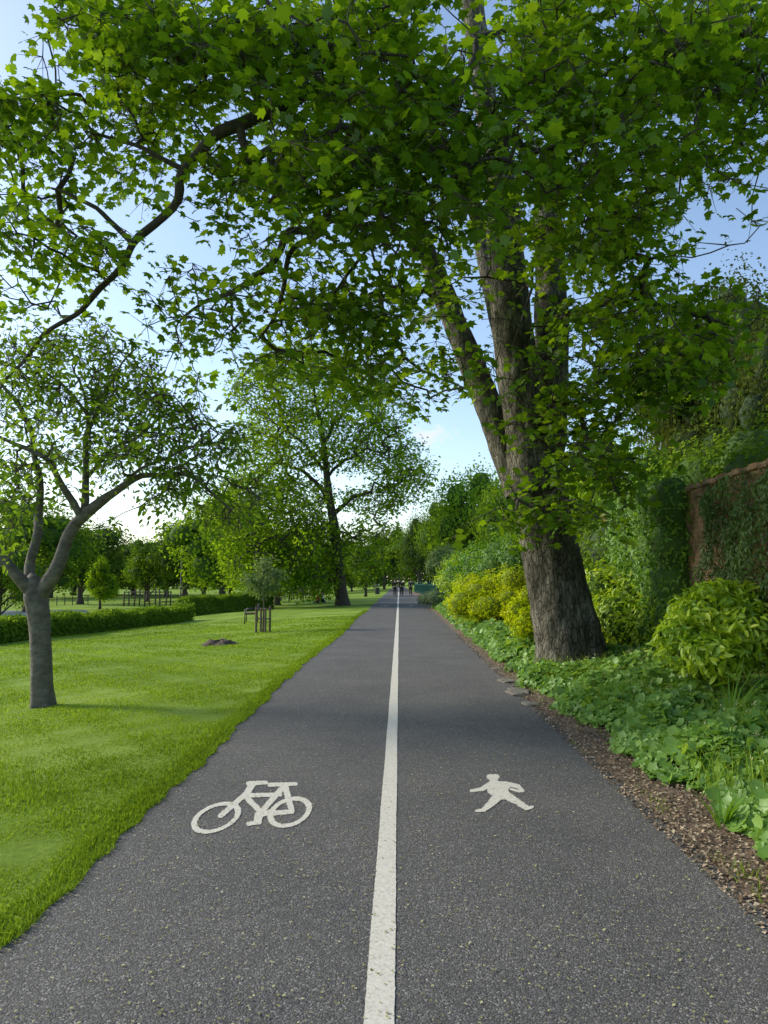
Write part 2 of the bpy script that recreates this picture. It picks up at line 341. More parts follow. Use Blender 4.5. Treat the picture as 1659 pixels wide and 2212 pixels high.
# path: irregular edges
ys=np.concatenate([np.arange(-3,30,.12),np.arange(30,260,4)])
def edge(y,s): return .018*np.sin(y*2.1+s)+.014*np.sin(y*5.3+s*2)+.010*np.sin(y*13.1+s)+.05*np.sin(y*.35+s)
U=np.linspace(0,1,9); X=(-1.74+edge(ys,0))[:,None]*(1-U)+(1.73+edge(ys,2)*.8)[:,None]*U
V=np.stack([X,np.repeat(ys[:,None],9,1),np.full_like(X,.004)],-1).reshape(-1,3); i=np.arange(len(ys)-1)[:,None]*9+np.arange(8)[None]
tag(mesh_np('path',V,np.stack([i,i+1,i+10,i+9],-1).reshape(-1,4),M['asphalt']),kind='structure')
# bed soil
def soilz(x,y): 
    return gz(x,y)+np.where(x<1.69,-.0,.004)+np.clip((x-1.72)/.25,0,1)*(.015*np.sin(x*9+y*4)*np.sin(y*7)+.012*np.sin(x*23+y*17)+.01)
grid('planting_bed_soil',np.concatenate([np.arange(1.69,3,.06),np.arange(3,9.1,.3)]),np.concatenate([np.arange(-2,20,.08),np.arange(20,110,1)]),
     lambda x,y:np.where(x<1.72,.0,soilz(x,y)),M['soil'])
# centre line
def strip(y0,y1):
    ys=np.concatenate([np.arange(y0,30,.025),np.arange(30,y1,3)]); wl=rng.normal(0,.0009,len(ys))+.0015*np.sin(ys*3.1); wr=rng.normal(0,.0009,len(ys))+.0015*np.sin(ys*2.3)
    xl=-.128+wl;xr=-.020+wr
    V=np.stack([np.stack([xl,ys,np.full_like(ys,.008)],-1),np.stack([xr,ys,np.full_like(ys,.008)],-1)],1).reshape(-1,3); i=np.arange(len(ys)-1)*2
    o=mesh_np('painted_line',V,np.stack([i,i+1,i+3,i+2],1),M['paint']); tag(o,'long cream line painted down the middle of the path','painted line')
strip(-1,235)
def marking(name,strokes,rings,box,label,cat):
    def g2(px,py): 
        d=at(px,py,1)-np.array([0,0,CZ]); return np.array([0,0,CZ])+d*(-(CZ-.008)/d[2])
    c=[g2(box[0],box[3]),g2(box[2],box[3]),g2(box[0],box[1]),g2(box[2],box[1])]
    xa,xb=min(q[0] for q in c),max(q[0] for q in c); ya,yb=min(q[1] for q in c),max(q[1] for q in c)
    gx=np.arange(xa,xb,.004); gy=np.arange(ya,yb,.006); X,Y=np.meshgrid(gx,gy); P=np.stack([X,Y,np.full_like(X,.008)],-1)
    px,py=proj(P); k=1.35; qy=py*k
    jit=.5*np.sin(X*170)*np.sin(Y*120)+rng.normal(0,.4,X.shape)
    mask=np.zeros(X.shape,bool)
    for (ax,ay,bx,by,w0,w1) in strokes:
        vx,vy=bx-ax,(by-ay)*k; t=np.clip(((px-ax)*vx+(qy-ay*k)*vy)/(vx*vx+vy*vy+1e-6),0,1)
        d=np.hypot(px-ax-vx*t,qy-ay*k-vy*t); mask|=d+jit<(w0*(1-t)+w1*t)
    for (cx,cy,rx,ry,sk,th) in rings:
        u=(px-cx)/rx; v=((py-cy)+sk*(px-cx))/ry; d=np.hypot(u,v); e=jit/rx
        mask|=(d+e<1)&(d-e>1-th)
    mask&=rng.random(mask.shape)>.015
    nx=len(gx)+1; 
    gx2=np.append(gx,gx[-1]+.004)-.002; gy2=np.append(gy,gy[-1]+.006)-.003; X2,Y2=np.meshgrid(gx2,gy2)
    V=np.stack([X2,Y2,np.full_like(X2,.008)],-1).reshape(-1,3)
    r,cc=np.nonzero(mask); i=r*nx+cc; Fq=np.stack([i,i+1,i+nx+1,i+nx],1)
    used=np.unique(Fq); re=np.zeros(len(V),int); re[used]=np.arange(len(used))
    return tag(mesh_np(name,V[used],re[Fq],M['paint']),label,cat)
bike=marking('bicycle_marking',[
 (477,1762,534,1712,6.5,6.5),(534,1712,545,1694,7,8),(538,1692,574,1690,6.5,5.5),
 (530,1718,604,1716,6.5,6),(532,1722,566,1756,7,6.5),(612,1700,562,1756,7,6.5),(584,1695,638,1693,6,5),(616,1698,630,1750,7,6.5),
 (568,1758,630,1753,6.5,6.5),(560,1760,556,1774,10,8),(538,1779,560,1776,6,6),(562,1760,590,1750,6,6)],
 [(467,1766,54,31,.28,.24),(626,1754,48,32,.22,.26)],(400,1675,690,1815),'cream painted bicycle symbol on the left half of the path, nearest the camera','road marking')
ped=marking('pedestrian_marking',[
 (1059,1678,1071,1678,8,8),(1066,1684,1068,1694,9,9),(1062,1696,1088,1698,12,14),(1078,1702,1086,1716,18,15),(1066,1706,1076,1716,14,12),(1058,1694,1042,1704,7,6),(1042,1704,1018,1708,5.5,4),
 (1092,1692,1118,1698,6,6),(1118,1698,1128,1708,6,4.5),(1104,1704,1122,1709,3.5,3.5),
 (1078,1718,1060,1736,12,9),(1060,1736,1046,1748,9,6),(1046,1749,1030,1751,5.5,4),
 (1090,1716,1118,1732,12,8),(1118,1732,1136,1744,8,7),(1136,1746,1149,1743,5.5,4)],[],(1005,1662,1162,1758),'cream painted walking figure symbol on the right half of the path, nearest the camera','road marking')
for o,lab in ((bike,'distant bicycle symbol, small and pale, painted far along the left half of the path'),(ped,'distant walking figure symbol, small and pale, painted far along the right half of the path')):
    c=o.copy(); C.objects.link(c); c.location=(0,42,0); c['label']=lab
# ---------------------------------------------------------------- scatter stuff
def blades(name,X,Y,h,w,label,cat,mat,lean=.35,z0=0.):
    n=len(X); P=np.stack([X,Y,gz(X,Y)+z0-.004],1); a=rng.random(n)*np.pi*2; side=np.stack([np.cos(a),np.sin(a),np.zeros(n)],1)
    b=rng.random(n)*np.pi*2; ln=np.stack([np.cos(b),np.sin(b),np.zeros(n)],1)*(rng.random(n)*lean)[:,None]*h[:,None]; up=np.array([0,0,1.])
    V=np.stack([P-side*w[:,None]*.5,P+side*w[:,None]*.5,P-side*w[:,None]*.4+up*(h*.55)[:,None]+ln*.35,P+side*w[:,None]*.4+up*(h*.55)[:,None]+ln*.35,P+up*(h*.95)[:,None]+ln],1)
    base=(np.arange(n)*5)[:,None,None]; Fc=(np.array([(0,1,3),(0,3,2),(2,3,4)])[None]+base).reshape(-1,3)
    r=np.clip(rnds(np.stack([X*1.5,Y*1.5,0*X],1),.6)+.18*np.sin(X*.9+Y*.5)*np.sin(Y*.7+1),0,1)
    return tag(mesh_np(name,V.reshape(-1,3),Fc,mat,attr=np.repeat(r,5)),label,cat,kind='stuff')
n=200000; d=np.exp(rng.uniform(np.log(2.6),np.log(34),n)); lat=rng.random(n)**1.15
X=-1.80-lat*(.62*d+1.0); Y=d
w=.003+.0009*d; h=(.011+.016*rng.random(n)+.0004*d)*(1+.6*np.sin(X*2.3+Y*.8)*np.sin(Y*1.9)+.5*np.sin(X*7+1)*np.sin(Y*6))
e=(-1.78-X)<.22; h=np.where(e,h*1.4,h)
blades('lawn_grass',X,Y,h,w,'short bright green mown grass covering the lawn left of the path','grass',M['grass'],lean=1.)
n=16000; d=np.exp(rng.uniform(np.log(2.4),np.log(40),n)); X=-1.73-rng.random(n)**1.5*.2+edge(d,0)+.02*np.sin(d*9)*np.sin(d*3.3)
blades('verge_grass',X,d,.018+.035*rng.random(n),.0035+.001*d,'longer tufty grass spilling over the left edge of the path','grass',M['grass'],lean=1.4)
n=2600; d=np.exp(rng.uniform(np.log(2.4),np.log(25),n)); X=1.74+rng.random(n)*.4; s_=np.sin(X*9+d*2.7)*np.sin(d*1.9)>.25; X=X[s_];d=d[s_]
blades('edge_weeds',X,d,.03+.06*rng.random(len(X)),np.full(len(X),.006),'sparse small grass weeds in the dry litter at the right edge of the path','weeds',M['grass'],lean=1.1)
# chips on bed edge
n=22000; d=np.exp(rng.uniform(np.log(2.5),np.log(22),n)); X=1.62+rng.random(n)**1.1*.75; P=np.stack([X,d,gz(X,d)+.02+.012*rng.random(n)],1); P[:,2]=np.where(X<1.74,.010,P[:,2])
o=inst('bark_chips',RH,P,np.array([0,0,1.])+rng.normal(0,.35,(n,3)),rng.normal(0,1,(n,3)),.010+.024*rng.random(n),rng.random(n),M['chip'])
tag(o,'brown bark chips and dry leaves along the right edge of the path','mulch',kind='stuff')
n=9000; d=np.exp(rng.uniform(np.log(2.2),np.log(18),n)); X=rng.uniform(-1.7,1.75,n); P=np.stack([X,d,np.full(n,.0115)],1)
o=inst('fallen_blossom',RH,P,np.array([0,0,1.])+rng.normal(0,.12,(n,3)),rng.normal(0,1,(n,3)),.007+.012*rng.random(n)**2,rng.random(n),M['debris'])
tag(o,'tiny yellowish fallen blossom specks scattered on the asphalt path','fallen blossom',kind='stuff')

# ---------------------------------------------------------------- shrubs
def lobeleaves(lobes,n,size,up=.35,lo=.8,hi=1.08,onground=True,bump=.13,nspread=.45):
    Lb=np.array(lobes,float); ar=Lb[:,3]*Lb[:,4]+Lb[:,4]*Lb[:,5]+Lb[:,3]*Lb[:,5]; k=rng.choice(len(Lb),n,p=ar/ar.sum())
    d=nrm(rng.normal(0,1,(n,3))); q=rng.uniform(lo,hi,n)*(1+bump*np.sin(d[:,0]*6+k*1.7)*np.sin(d[:,1]*5+k)+bump*.7*np.sin(d[:,2]*9+k*2.3+d[:,0]*5))
    P=Lb[k,:3]+Lb[k,3:]*d*q[:,None]; keep=np.ones(n,bool)
    for j in range(len(Lb)):
        s=np.sum(((P-Lb[j,:3])/Lb[j,3:])**2,1); keep&=~((s<.55)&(k!=j))
    if onground: keep&=P[:,2]>gz(P[:,0],P[:,1])+.01
    P=P[keep];d=d[keep];k=k[keep]; m=len(P); Zn=nrm(d/Lb[k,3:])+np.array([0,0,up])+rng.normal(0,nspread,(m,3))
    Yd=rng.normal(0,.6,(m,3))+d*.5; Yd[:,2]-=.35
    return P,Zn,Yd,size*(.6+.7*rng.random(m))
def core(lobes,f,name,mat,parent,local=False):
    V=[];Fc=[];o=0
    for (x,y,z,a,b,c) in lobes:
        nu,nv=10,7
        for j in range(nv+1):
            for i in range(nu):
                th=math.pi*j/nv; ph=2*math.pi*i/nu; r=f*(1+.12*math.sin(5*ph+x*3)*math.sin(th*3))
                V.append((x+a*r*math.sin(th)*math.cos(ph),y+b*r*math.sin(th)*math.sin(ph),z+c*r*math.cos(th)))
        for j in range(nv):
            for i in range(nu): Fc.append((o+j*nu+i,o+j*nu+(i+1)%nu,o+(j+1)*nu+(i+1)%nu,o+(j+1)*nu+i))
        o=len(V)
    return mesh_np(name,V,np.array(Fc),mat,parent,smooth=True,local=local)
def bush(name,label,lobes,n,size,tm,mat,corem='core',cat='shrub',group=None,f=2.,cf=.82,**k):
    x,y=lobes[0][0],lobes[0][1]; root=empty(name,(x,y,float(gz(x,y))),label,cat,group)
    P,Zn,Yd,s=lobeleaves(lobes,n,size,**k)
    inst('foliage',tm,P,Zn,Yd,s,rnds(P,f),M[mat],root)
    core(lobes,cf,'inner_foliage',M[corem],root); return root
def L3(px,py,Y,rx,rz,ry=None):
    p=at(px,py,Y); return (p[0],p[1],p[2],rx,ry or rx,rz)
bush('speckled_laurel','bright yellow green speckled laurel shrub in front of the ivy covered wall',
  [L3(1530,1345,8.6,.34,.34),L3(1480,1385,8.3,.26,.26),L3(1590,1315,9.0,.30,.26),L3(1615,1370,8.3,.28,.30),L3(1540,1410,8.1,.34,.2),L3(1505,1325,8.9,.22,.22),L3(1560,1290,9.0,.22,.18)],6500,.115,LONG,'aucuba','corey',f=3.,lo=.75,hi=1.2,bump=.18,cf=.72,nspread=.6)
bush('speckled_laurel','speckled laurel shrub just right of the big trunk base',
  [L3(1330,1340,12.8,.42,.45),L3(1370,1300,13.3,.4,.45),L3(1300,1290,13.6,.4,.5),L3(1400,1350,12.4,.3,.35)],4600,.11,LONG,'aucuba','coreg',f=3.,lo=.7,hi=1.25,bump=.2)
bush('golden_shrub','brightest golden yellow rounded shrub beside the path',
  [L3(1030,1295,22,.65,.55),L3(1075,1278,22.5,.6,.6),L3(1000,1305,21.5,.45,.4),L3(1055,1312,21,.6,.35),L3(1105,1262,22,.45,.5),L3(1020,1268,23,.5,.35),L3(1098,1300,21,.4,.4)],10500,.085,OVAL,'yellow','corey',f=3.,lo=.7,hi=1.22,bump=.2)
bush('golden_shrub','small golden shrub tucked against the left of the big trunk',
  [L3(1118,1325,15,.26,.26),L3(1140,1350,14.5,.25,.3),L3(1140,1300,15.5,.25,.25)],3200,.07,OVAL,'yellow','corey',f=3.,lo=.7,hi=1.25,bump=.2)
bush('rounded_shrub','green rounded shrub standing behind the golden shrub',
  [L3(1085,1225,27,1.0,1.1),L3(1040,1230,29,.9,.9),L3(1120,1205,26,.7,.9),L3(1000,1235,31,.8,.75)],10000,.12,OVAL,'climb','coreg',bump=.2,hi=1.15)
bush('rounded_shrub','lime clipped shrub on the left of the shrub row',
  [L3(985,1255,33,.8,.7),L3(1005,1232,34,.9,.8),L3(1020,1262,30,.7,.5)],6000,.12,OVAL,'aucuba','corey',bump=.2,hi=1.15)
bush('pale_shrub','pale creamy green shrub in the far bed beside the railings',
  [L3(955,1212,46,.95,.85),L3(975,1205,47,.8,.8),L3(940,1225,45,.6,.5)],4500,.13,OVAL,'pale','coreg')
bush('grey_shrub','low grey green lavender mound at the start of the green railings',
  [L3(925,1293,43,.5,.35),L3(945,1288,42,.6,.45),L3(915,1296,46,.4,.25)],2500,.1,LONG,'lav','coreg')
bush('dark_shrub','dark glossy shrub between the big trunk and the climber on the wall',
  [L3(1290,1180,17,.9,1.0),L3(1330,1230,16,.7,.8),L3(1270,1260,16.5,.8,.7)],8500,.11,OVAL,'mid')
# ground cover
def coverh(x,y):
    return .25+.09*np.sin(x*3.1+y*1.3)*np.sin(y*2.3)+.08*np.sin(x*6.7+1)*np.sin(y*5.1)
def cover(name,y0,y1,xl,xr,n,size,label,fh=1.):
    Y=np.exp(rng.uniform(np.log(y0),np.log(y1),n)); lx=xl(Y); X=lx+rng.random(n)**1.2*(xr-lx); e=np.clip((X-lx)/.35,0.12,1)**.6
    hh=coverh(X,Y)*e*fh; P=np.stack([X,Y,gz(X,Y)+hh*(1-.45*rng.random(n)**2)+.01],1)
    Zn=np.array([-.15,-.25,1.])+rng.normal(0,.42,(n,3)); Zn[:,0]-=(1-e)*.9
    o=inst(name,ROUND,P,Zn,rng.normal(0,1,(n,3)),size*(.45+1.*rng.random(n)**1.5)*(1+.02*Y),rnds(P,2.2,.55+.0*X),M['cover'])
    return tag(o,label,'ground cover',kind='stuff')
xl=lambda y:2.08-.025*np.clip(y-4,0,8)+.09*np.sin(y*2.7)+.05*np.sin(y*6.1)
cover('ground_cover',3.2,13,xl,5.2,50000,.068,'leafy green geranium ground cover in the near bed below the wall')
cover('ground_cover',14,46,lambda y:1.86+.05*np.sin(y*2)+.004*y,4.2,28000,.08,'leafy green ground cover in the far bed beyond the big tree',1.2)
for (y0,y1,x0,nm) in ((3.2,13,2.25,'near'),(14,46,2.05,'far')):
    ob=grid('ground_cover_shade',np.arange(x0,5.3,.12),np.arange(y0,y1,.15 if nm=='near' else .4),lambda x,y:gz(x,y)+coverh(x,y)*.5*np.clip((x-x0)/.4,.05,1),M['coreg'],None)  # dark sheet beneath the leaves, its colour stands in for shade there
    tag(ob,'dark sheet standing in for the shade under the %s ground cover'%nm,'ground cover',kind='stuff')
n=6000; Y=rng.uniform(4.5,13,n); X=rng.uniform(2.1,4.4,n); sel=np.sin(X*2+Y*1.1)*np.sin(Y*.9+1)>.2; X=X[sel];Y=Y[sel]; n=len(X)
blades('bed_grass',X,Y,.14+.30*rng.random(n),np.full(n,.007),'long grass blades growing up through the near ground cover','grass',M['grass'],lean=.9,z0=.03)
n=260; Y=rng.uniform(4,12,n); X=rng.uniform(2.3,4.3,n); P=np.stack([X,Y,gz(X,Y)+coverh(X,Y)+.06+.08*rng.random(n)],1); P=np.repeat(P,7,0)+rng.normal(0,.008,(n*7,3))
tag(inst('seed_heads',RH,P,rng.normal(0,1,P.shape),rng.normal(0,1,P.shape),.016,np.full(len(P),.95),M['pale']),'tiny pale seed heads above the near ground cover','seed heads',kind='stuff')
def strap_plant(px,py,label,n=16,h=.45):
    p=gnd(px,py); root=empty('strap_leaved_plant',p,label,'plant',None); V=[];Fc=[]
    for i in range(n):
        a=rng.random()*6.28; l=h*(.6+.6*rng.random()); dx,dy=math.cos(a),math.sin(a); o=len(V); w=.009
        for j in range(6):
            t=j/5; r=.03+l*.55*t**1.6; z=l*(1.1*t-.45*t*t*(rng.random()*.3+.7)); ww=w*(1-t**2)+.001
            V.append((p[0]+dx*r-dy*ww,p[1]+dy*r+dx*ww,p[2]+z)); V.append((p[0]+dx*r+dy*ww,p[1]+dy*r-dx*ww,p[2]+z))
        for j in range(5): Fc.append((o+2*j,o+2*j+1,o+2*j+3,o+2*j+2))
    mesh_np('leaves',V,np.array(Fc),M['climb'],root,attr=rng.random(len(V))*.6+.3)
strap_plant(1560,1790,'clump of strappy grassy leaves growing in the bark chips nearest the camera',18,.28)
strap_plant(1500,1690,'strappy leaf clump at the edge of the ground cover behind the nearest clump',10,.24)
strap_plant(1580,1590,'tall strappy leaf clump rising from the ground cover below the laurel',20,.75)
# edging stones
for i,(px,py,s,lab) in enumerate([(1115,1497,.24,'largest flat weathered edging stone at the foot of the big tree'),(1088,1472,.17,'flat edging stone just behind the largest one'),(1066,1446,.14,'small far edging stone along the path edge'),(1138,1522,.15,'small near edging stone in front of the largest one'),(1600,1690,.2,'dark half hidden stone among the near ground cover')]):
    p=gnd(px,py); V=[];Fc=[]; nu,nv=22,12
    for j in range(nv+1):
        for k in range(nu):
            th=math.pi*j/nv;ph=2*math.pi*k/nu; q=Vector((math.sin(th)*math.cos(ph),math.sin(th)*math.sin(ph),math.cos(th)))
            r=s*(1+.5*noise.noise(q*1.6+Vector((i*7,0,0)))+.15*noise.noise(q*5+Vector((0,i*5,0)))); qz=max(-.3,min(.42,q.z*1.1))
            V.append((p[0]+.06+q.x*r*.75,p[1]+q.y*r*1.3,p[2]+qz*s*.38-.004))
    for j in range(nv):
        for k in range(nu): Fc.append((j*nu+k,j*nu+(k+1)%nu,(j+1)*nu+(k+1)%nu,(j+1)*nu+k))
    tag(mesh_np('edging_stone',V,np.array(Fc),M['stone'],smooth=False),lab,'stone')

# ---------------------------------------------------------------- wall
root=empty('brick_wall',(4.6,7,.3),'old red brick garden wall with ivy hanging over it on the right','wall')
mb=MB(); mb.box((4.65,11.5,1.4),(.3,19,3.1)); mb.build('wall_face',M['brick'],root)
mb=MB()
for i in range(78):
    y=2.15+i*.24; mb.box((4.65,y,2.992+.01*math.sin(i*3)),(.36,.225,.075),rx=.01*math.sin(i*7))
mb.build('coping',M['brick'],root)
def facecover(name,label,y0,y1,z0,z1,n,size,tm,mat,bulge=.1,f=2.,group=None):
    root=empty(name,(4.45,(y0+y1)/2,z0),label,'climbing plant',group)
    Y=rng.uniform(y0,y1,n); Z=rng.uniform(z0,z1,n); b=bulge*(1+.5*np.sin(Y*3.3)*np.sin(Z*2.7)+.3*np.sin(Y*8)*np.sin(Z*7))
    e=np.clip(np.minimum(np.minimum(Y-y0,y1-Y)+.15*np.sin(Z*5),z1-Z)/.3+.25*np.sin(Y*5)*np.sin(Z*6)+.12*np.sin(Y*9)*np.sin(Z*11),0,1)**.6
    X=4.50-b*e*(.5+.5*rng.random(n)); keep=rng.random(n)<(e+.12); P=np.stack([X,Y,Z],1)[keep]; m=len(P)
    Zn=np.array([-1,0,.35])+rng.normal(0,.45,(m,3)); Yd=np.array([0,0,-1.])+rng.normal(0,.5,(m,3))
    inst('foliage',tm,P,Zn,Yd,size*(.6+.7*rng.random(m)),rnds(P,f,.5),M[mat],root); return root
facecover('ivy','dark small leaved ivy covering the near part of the brick wall',3,10.75,.3,2.97,40000,.06,OVAL,'ivy',.28)
lob=[(4.4,11.95+i*.62,.9+j*.62,.42,.5,.55) for i in range(5) for j in range(4)]
bush('climbing_shrub','bright green dense climber spilling over the wall beside the bare brick',lob,17000,.085,OVAL,'climb','coreg',cat='climbing plant',f=2.5,bump=.2,hi=1.2)
lob=[(4.3,15.2+i*1.1,.8+j*.7,.5,.75,.6) for i in range(4) for j in range(3)]
bush('climbing_shrub','darker climber on the wall directly behind the big trunk',lob,13000,.09,OVAL,'mid',cat='climbing plant',f=2.5,bump=.2,hi=1.2)
lob=[(5.4+.5*(i%2),4.5+i*1.1,3.10+.3*math.sin(i*2),.75,.8,.65+.12*(i%3)) for i in range(10)]
bush('wall_top_shrub','leafy shrub mass showing along the top behind the brick wall',lob,18000,.10,OVAL,'mid','coreg',bump=.2,hi=1.2)

# ---------------------------------------------------------------- big sycamore
base=at(1236,1440,12.2); base[2]=gz(base[0],base[1])
syc=empty('sycamore_tree',base,'huge sycamore with forked leaning trunk overhanging the path from the right bed','tree')
def PX(l): return [at(a,b,c) for a,b,c,*_ in l],[q[3] for q in l]
sk=Skel()
def limb(l,name='limb',mat='bark',root=None,sk_=None,**k):
    pts,r=PX(l)
    P,_=limb_mesh(name,pts,r,M[mat],root or syc,**k); (sk_ or sk).limb([tuple(p) for p in P[::2]])
trunk=[(1238,1478,12.2,.60),(1232,1400,12.2,.55),(1212,1300,12.2,.49),(1190,1200,12.2,.455),(1170,1100,12.15,.44),(1152,1000,12.1,.44),(1135,900,12.1,.37),(1115,780,12.05,.34),(1103,680,12,.325),(1095,560,12,.31),(1084,450,12,.29),(1070,340,12,.24),(1052,240,12,.20),(1035,120,12,.19),(1020,0,12,.18),(1000,-160,12,.14),(980,-320,12,.08)]
pts,r=PX(trunk); P,_=limb_mesh('trunk',pts,r,M['bark'],syc,sides=56,step=.07,rough=.08,flare=.38); sk.limb([tuple(p) for p in P[::3]][20:])
limb([(1132,1060,12.2,.30),(1096,980,12.3,.25),(1052,870,12.5,.225),(1008,760,12.7,.215),(963,650,12.8,.20),(928,560,12.7,.17),(900,480,12.4,.15),(860,380,12,.12),(830,250,11.5,.085),(800,100,11,.05)],sides=28,rough=.10,step=.1)
limb([(1172,1010,12.2,.31),(1186,900,12.4,.30),(1192,780,12.5,.30),(1192,660,12.6,.285),(1187,540,12.7,.265),(1180,430,12.8,.23),(1190,340,12.8,.17),(1240,285,12.4,.13),(1350,250,11.8,.10),(1420,230,11.3,.09),(1510,180,10.8,.07),(1620,110,10.2,.05),(1720,60,9.8,.03)],sides=28,rough=.10,step=.1)
limb([(1085,720,12.3,.17),(1058,610,12.9,.16),(1036,500,13.2,.14),(1010,380,13.3,.12),(985,250,13,.08),(960,100,12.6,.05)],sides=14,rough=.08)
limb([(1188,380,12.9,.12),(1200,250,12.8,.10),(1230,110,12.6,.08),(1270,-20,12.4,.06)],sides=12)
limb([(1082,450,12,.06),(1050,400,11.6,.07),(1000,350,11,.06),(930,320,10.2,.05),(860,320,9.8,.035)],sides=10,wig=.08,mat='barkd')
limb([(1066,330,12,.10),(1010,270,11.7,.11),(940,235,11.1,.105),(860,215,10.4,.10),(760,205,9.8,.095),(690,205,9.3,.09),(620,236,9.0,.086),(560,245,8.9,.082),(500,280,8.9,.078),(440,322,9.0,.073),(405,370,9.1,.066),(380,440,9.2,.06),(335,490,9.3,.053),(290,530,9.4,.048),(240,595,9.5,.042),(170,660,9.6,.036),(100,725,9.7,.03),(40,800,9.8,.022),(-10,850,9.9,.015)],sides=12,rough=.14,wig=.12,mat='barkd')
limb([(880,220,10.5,.06),(800,200,9.9,.065),(740,165,9.5,.06),(680,130,9.1,.055),(640,90,8.9,.048),(600,40,8.8,.04),(560,-30,8.7,.03)],sides=10,wig=.12,mat='barkd')
limb([(290,530,9.4,.042),(240,480,9.3,.035),(210,450,9.2,.03),(160,420,9.2,.024),(100,400,9.2,.015)],sides=8,wig=.1,mat='barkd')
limb([(405,370,9.1,.04),(330,330,9,.034),(260,300,9,.026),(180,290,9,.016)],sides=8,wig=.12,mat='barkd')
limb([(925,560,12.7,.09),(840,490,11.4,.075),(740,480,10.6,.066),(660,490,10,.058),(600,540,9.6,.05),(560,590,9.5,.042),(500,620,9.4,.035),(440,640,9.4,.027),(385,690,9.5,.016)],sides=10,wig=.15,mat='barkd')
limb([(700,500,10.2,.045),(640,545,9.9,.04),(610,620,9.8,.032),(590,690,9.8,.024),(560,740,9.8,.015)],sides=8,wig=.12,mat='barkd')
limb([(960,650,12.8,.07),(880,620,11.8,.05),(800,640,11,.036),(740,700,10.6,.022)],sides=8,wig=.12,mat='barkd')
limb([(1198,700,12.8,.08),(1290,650,12,.06),(1380,640,11.4,.045),(1470,680,11,.025)],sides=8,wig=.12)
limb([(1175,1000,12.1,.045),(1230,980,11.5,.03),(1300,970,11.2,.018)],sides=8)
limb([(1160,1080,12.0,.035),(1130,1060,11.5,.025),(1090,1110,11.2,.015)],sides=8)
blobs=[ # px,py,rx,ry,depth,count weight
(240,50,150,80,9.2,1.),(370,40,150,90,9.2,1),(120,30,50,25,9.3,.4),(120,150,50,30,9.5,.35),(110,250,120,70,9.6,1),(30,300,80,70,9.8,1),(250,200,130,80,9.2,1),(390,150,120,100,9,1),
(160,340,120,60,9.6,1),(50,410,90,70,10,1),(330,310,90,70,9.4,.8),(120,490,110,50,9.8,.9),(30,560,70,50,10,.9),(200,560,70,50,9.7,.6),(470,60,130,90,8.8,1),(540,170,110,80,9,1),(470,380,60,70,9.3,.8),(430,480,50,40,9.5,.6),
(600,60,120,90,8.6,1),(700,100,120,100,8.4,1),(820,70,120,90,8.2,1),(620,310,110,70,8.6,1),(540,350,80,60,8.8,1),(600,400,90,50,8.8,1),(690,400,110,90,8.4,1),(760,280,120,90,7.8,1),(870,200,120,100,8,1),
(820,400,110,90,8.2,1),(930,320,110,90,8,1),(900,80,80,90,8.4,.7),(1000,400,100,60,8.4,1),(1060,330,60,50,8.6,1.1),(800,530,100,60,9.5,1),(620,520,70,50,9.6,.8),(520,570,60,40,9.6,.7),(420,620,60,40,9.5,.9),(350,640,40,40,9.6,.6),
(380,710,60,40,9.6,.9),(500,700,70,50,9.6,.9),(620,680,80,50,9.8,1),(720,640,90,60,10,1.1),(820,640,80,60,10.6,1.1),(700,760,80,50,10.2,1.1),(600,800,60,40,10.2,.9),(780,800,60,50,10.5,.9),(860,740,60,60,10.8,1),(900,650,50,60,10.5,1),(910,800,50,50,11,1),(980,780,50,50,11,.9),
(460,760,40,40,9.8,.6),(530,860,40,30,10.2,.5),(960,480,80,50,10,1),(1000,600,60,60,11.2,.4),(120,650,60,40,10,.5),(30,680,50,60,10,.6),(1050,220,60,60,9,1.1),(1030,80,40,60,9.2,.5),(1010,160,60,50,9.2,.9),
(1130,60,70,90,9.5,1),(1200,60,110,90,9,1),(1320,80,120,90,9,1.1),(1450,60,120,90,9,1.1),(1580,60,110,90,9,1.1),(1160,200,80,80,8.8,1.1),(1280,190,110,80,8.8,1.1),(1400,190,110,80,9,1.1),(1530,200,110,70,9,1.1),(1640,200,70,80,9,1.1),
(1140,330,80,60,9,1.1),(1250,310,100,70,9,1.1),(1370,320,110,70,9.4,1.1),(1490,310,80,60,9.6,1.),(1600,310,60,60,9.6,1),(1640,370,30,40,9.6,.7),(1250,430,90,70,9.8,1.3),(1360,430,80,60,10,1.3),(1440,400,50,40,10,.7),
(1590,450,30,50,9.4,.6),(1575,530,35,40,9.4,.6),(1640,490,20,60,9.4,.5),(1310,540,80,60,10.5,1.5),(1400,560,60,50,10.5,1.4),(1250,580,60,50,10.6,1.2),(1330,660,90,60,11,1.8),(1450,660,90,60,11,1.7),(1560,700,70,40,11,1.5),(1400,760,100,60,11.2,1.8),(1500,770,80,40,11.2,1.6),(1290,770,70,60,11,1.6),
(1200,770,50,50,10.8,.9),(1330,870,90,50,11,1.7),(1440,850,60,40,11.3,1.2),(1250,880,60,50,11,1.4),(1150,860,40,30,10.8,.8),(1200,960,70,40,10.8,1.6),(1290,980,80,50,10.9,1.7),(1330,1060,60,40,11,1.2),(1220,1040,60,40,10.6,1.7),(1120,1080,60,40,10.6,1.6),(1100,1145,50,20,10.5,1),(1180,1100,50,30,10.5,1.3),(1080,1030,30,30,10.8,.8),
(1170,520,40,60,10.8,1),(1040,690,40,30,11,.9),(1110,740,40,30,11,1),(1150,620,30,30,11,.9),(1010,840,30,30,11.2,.8),(1060,560,30,30,11,.8),(1120,460,50,30,10.5,1)]
T=[];cent=[]
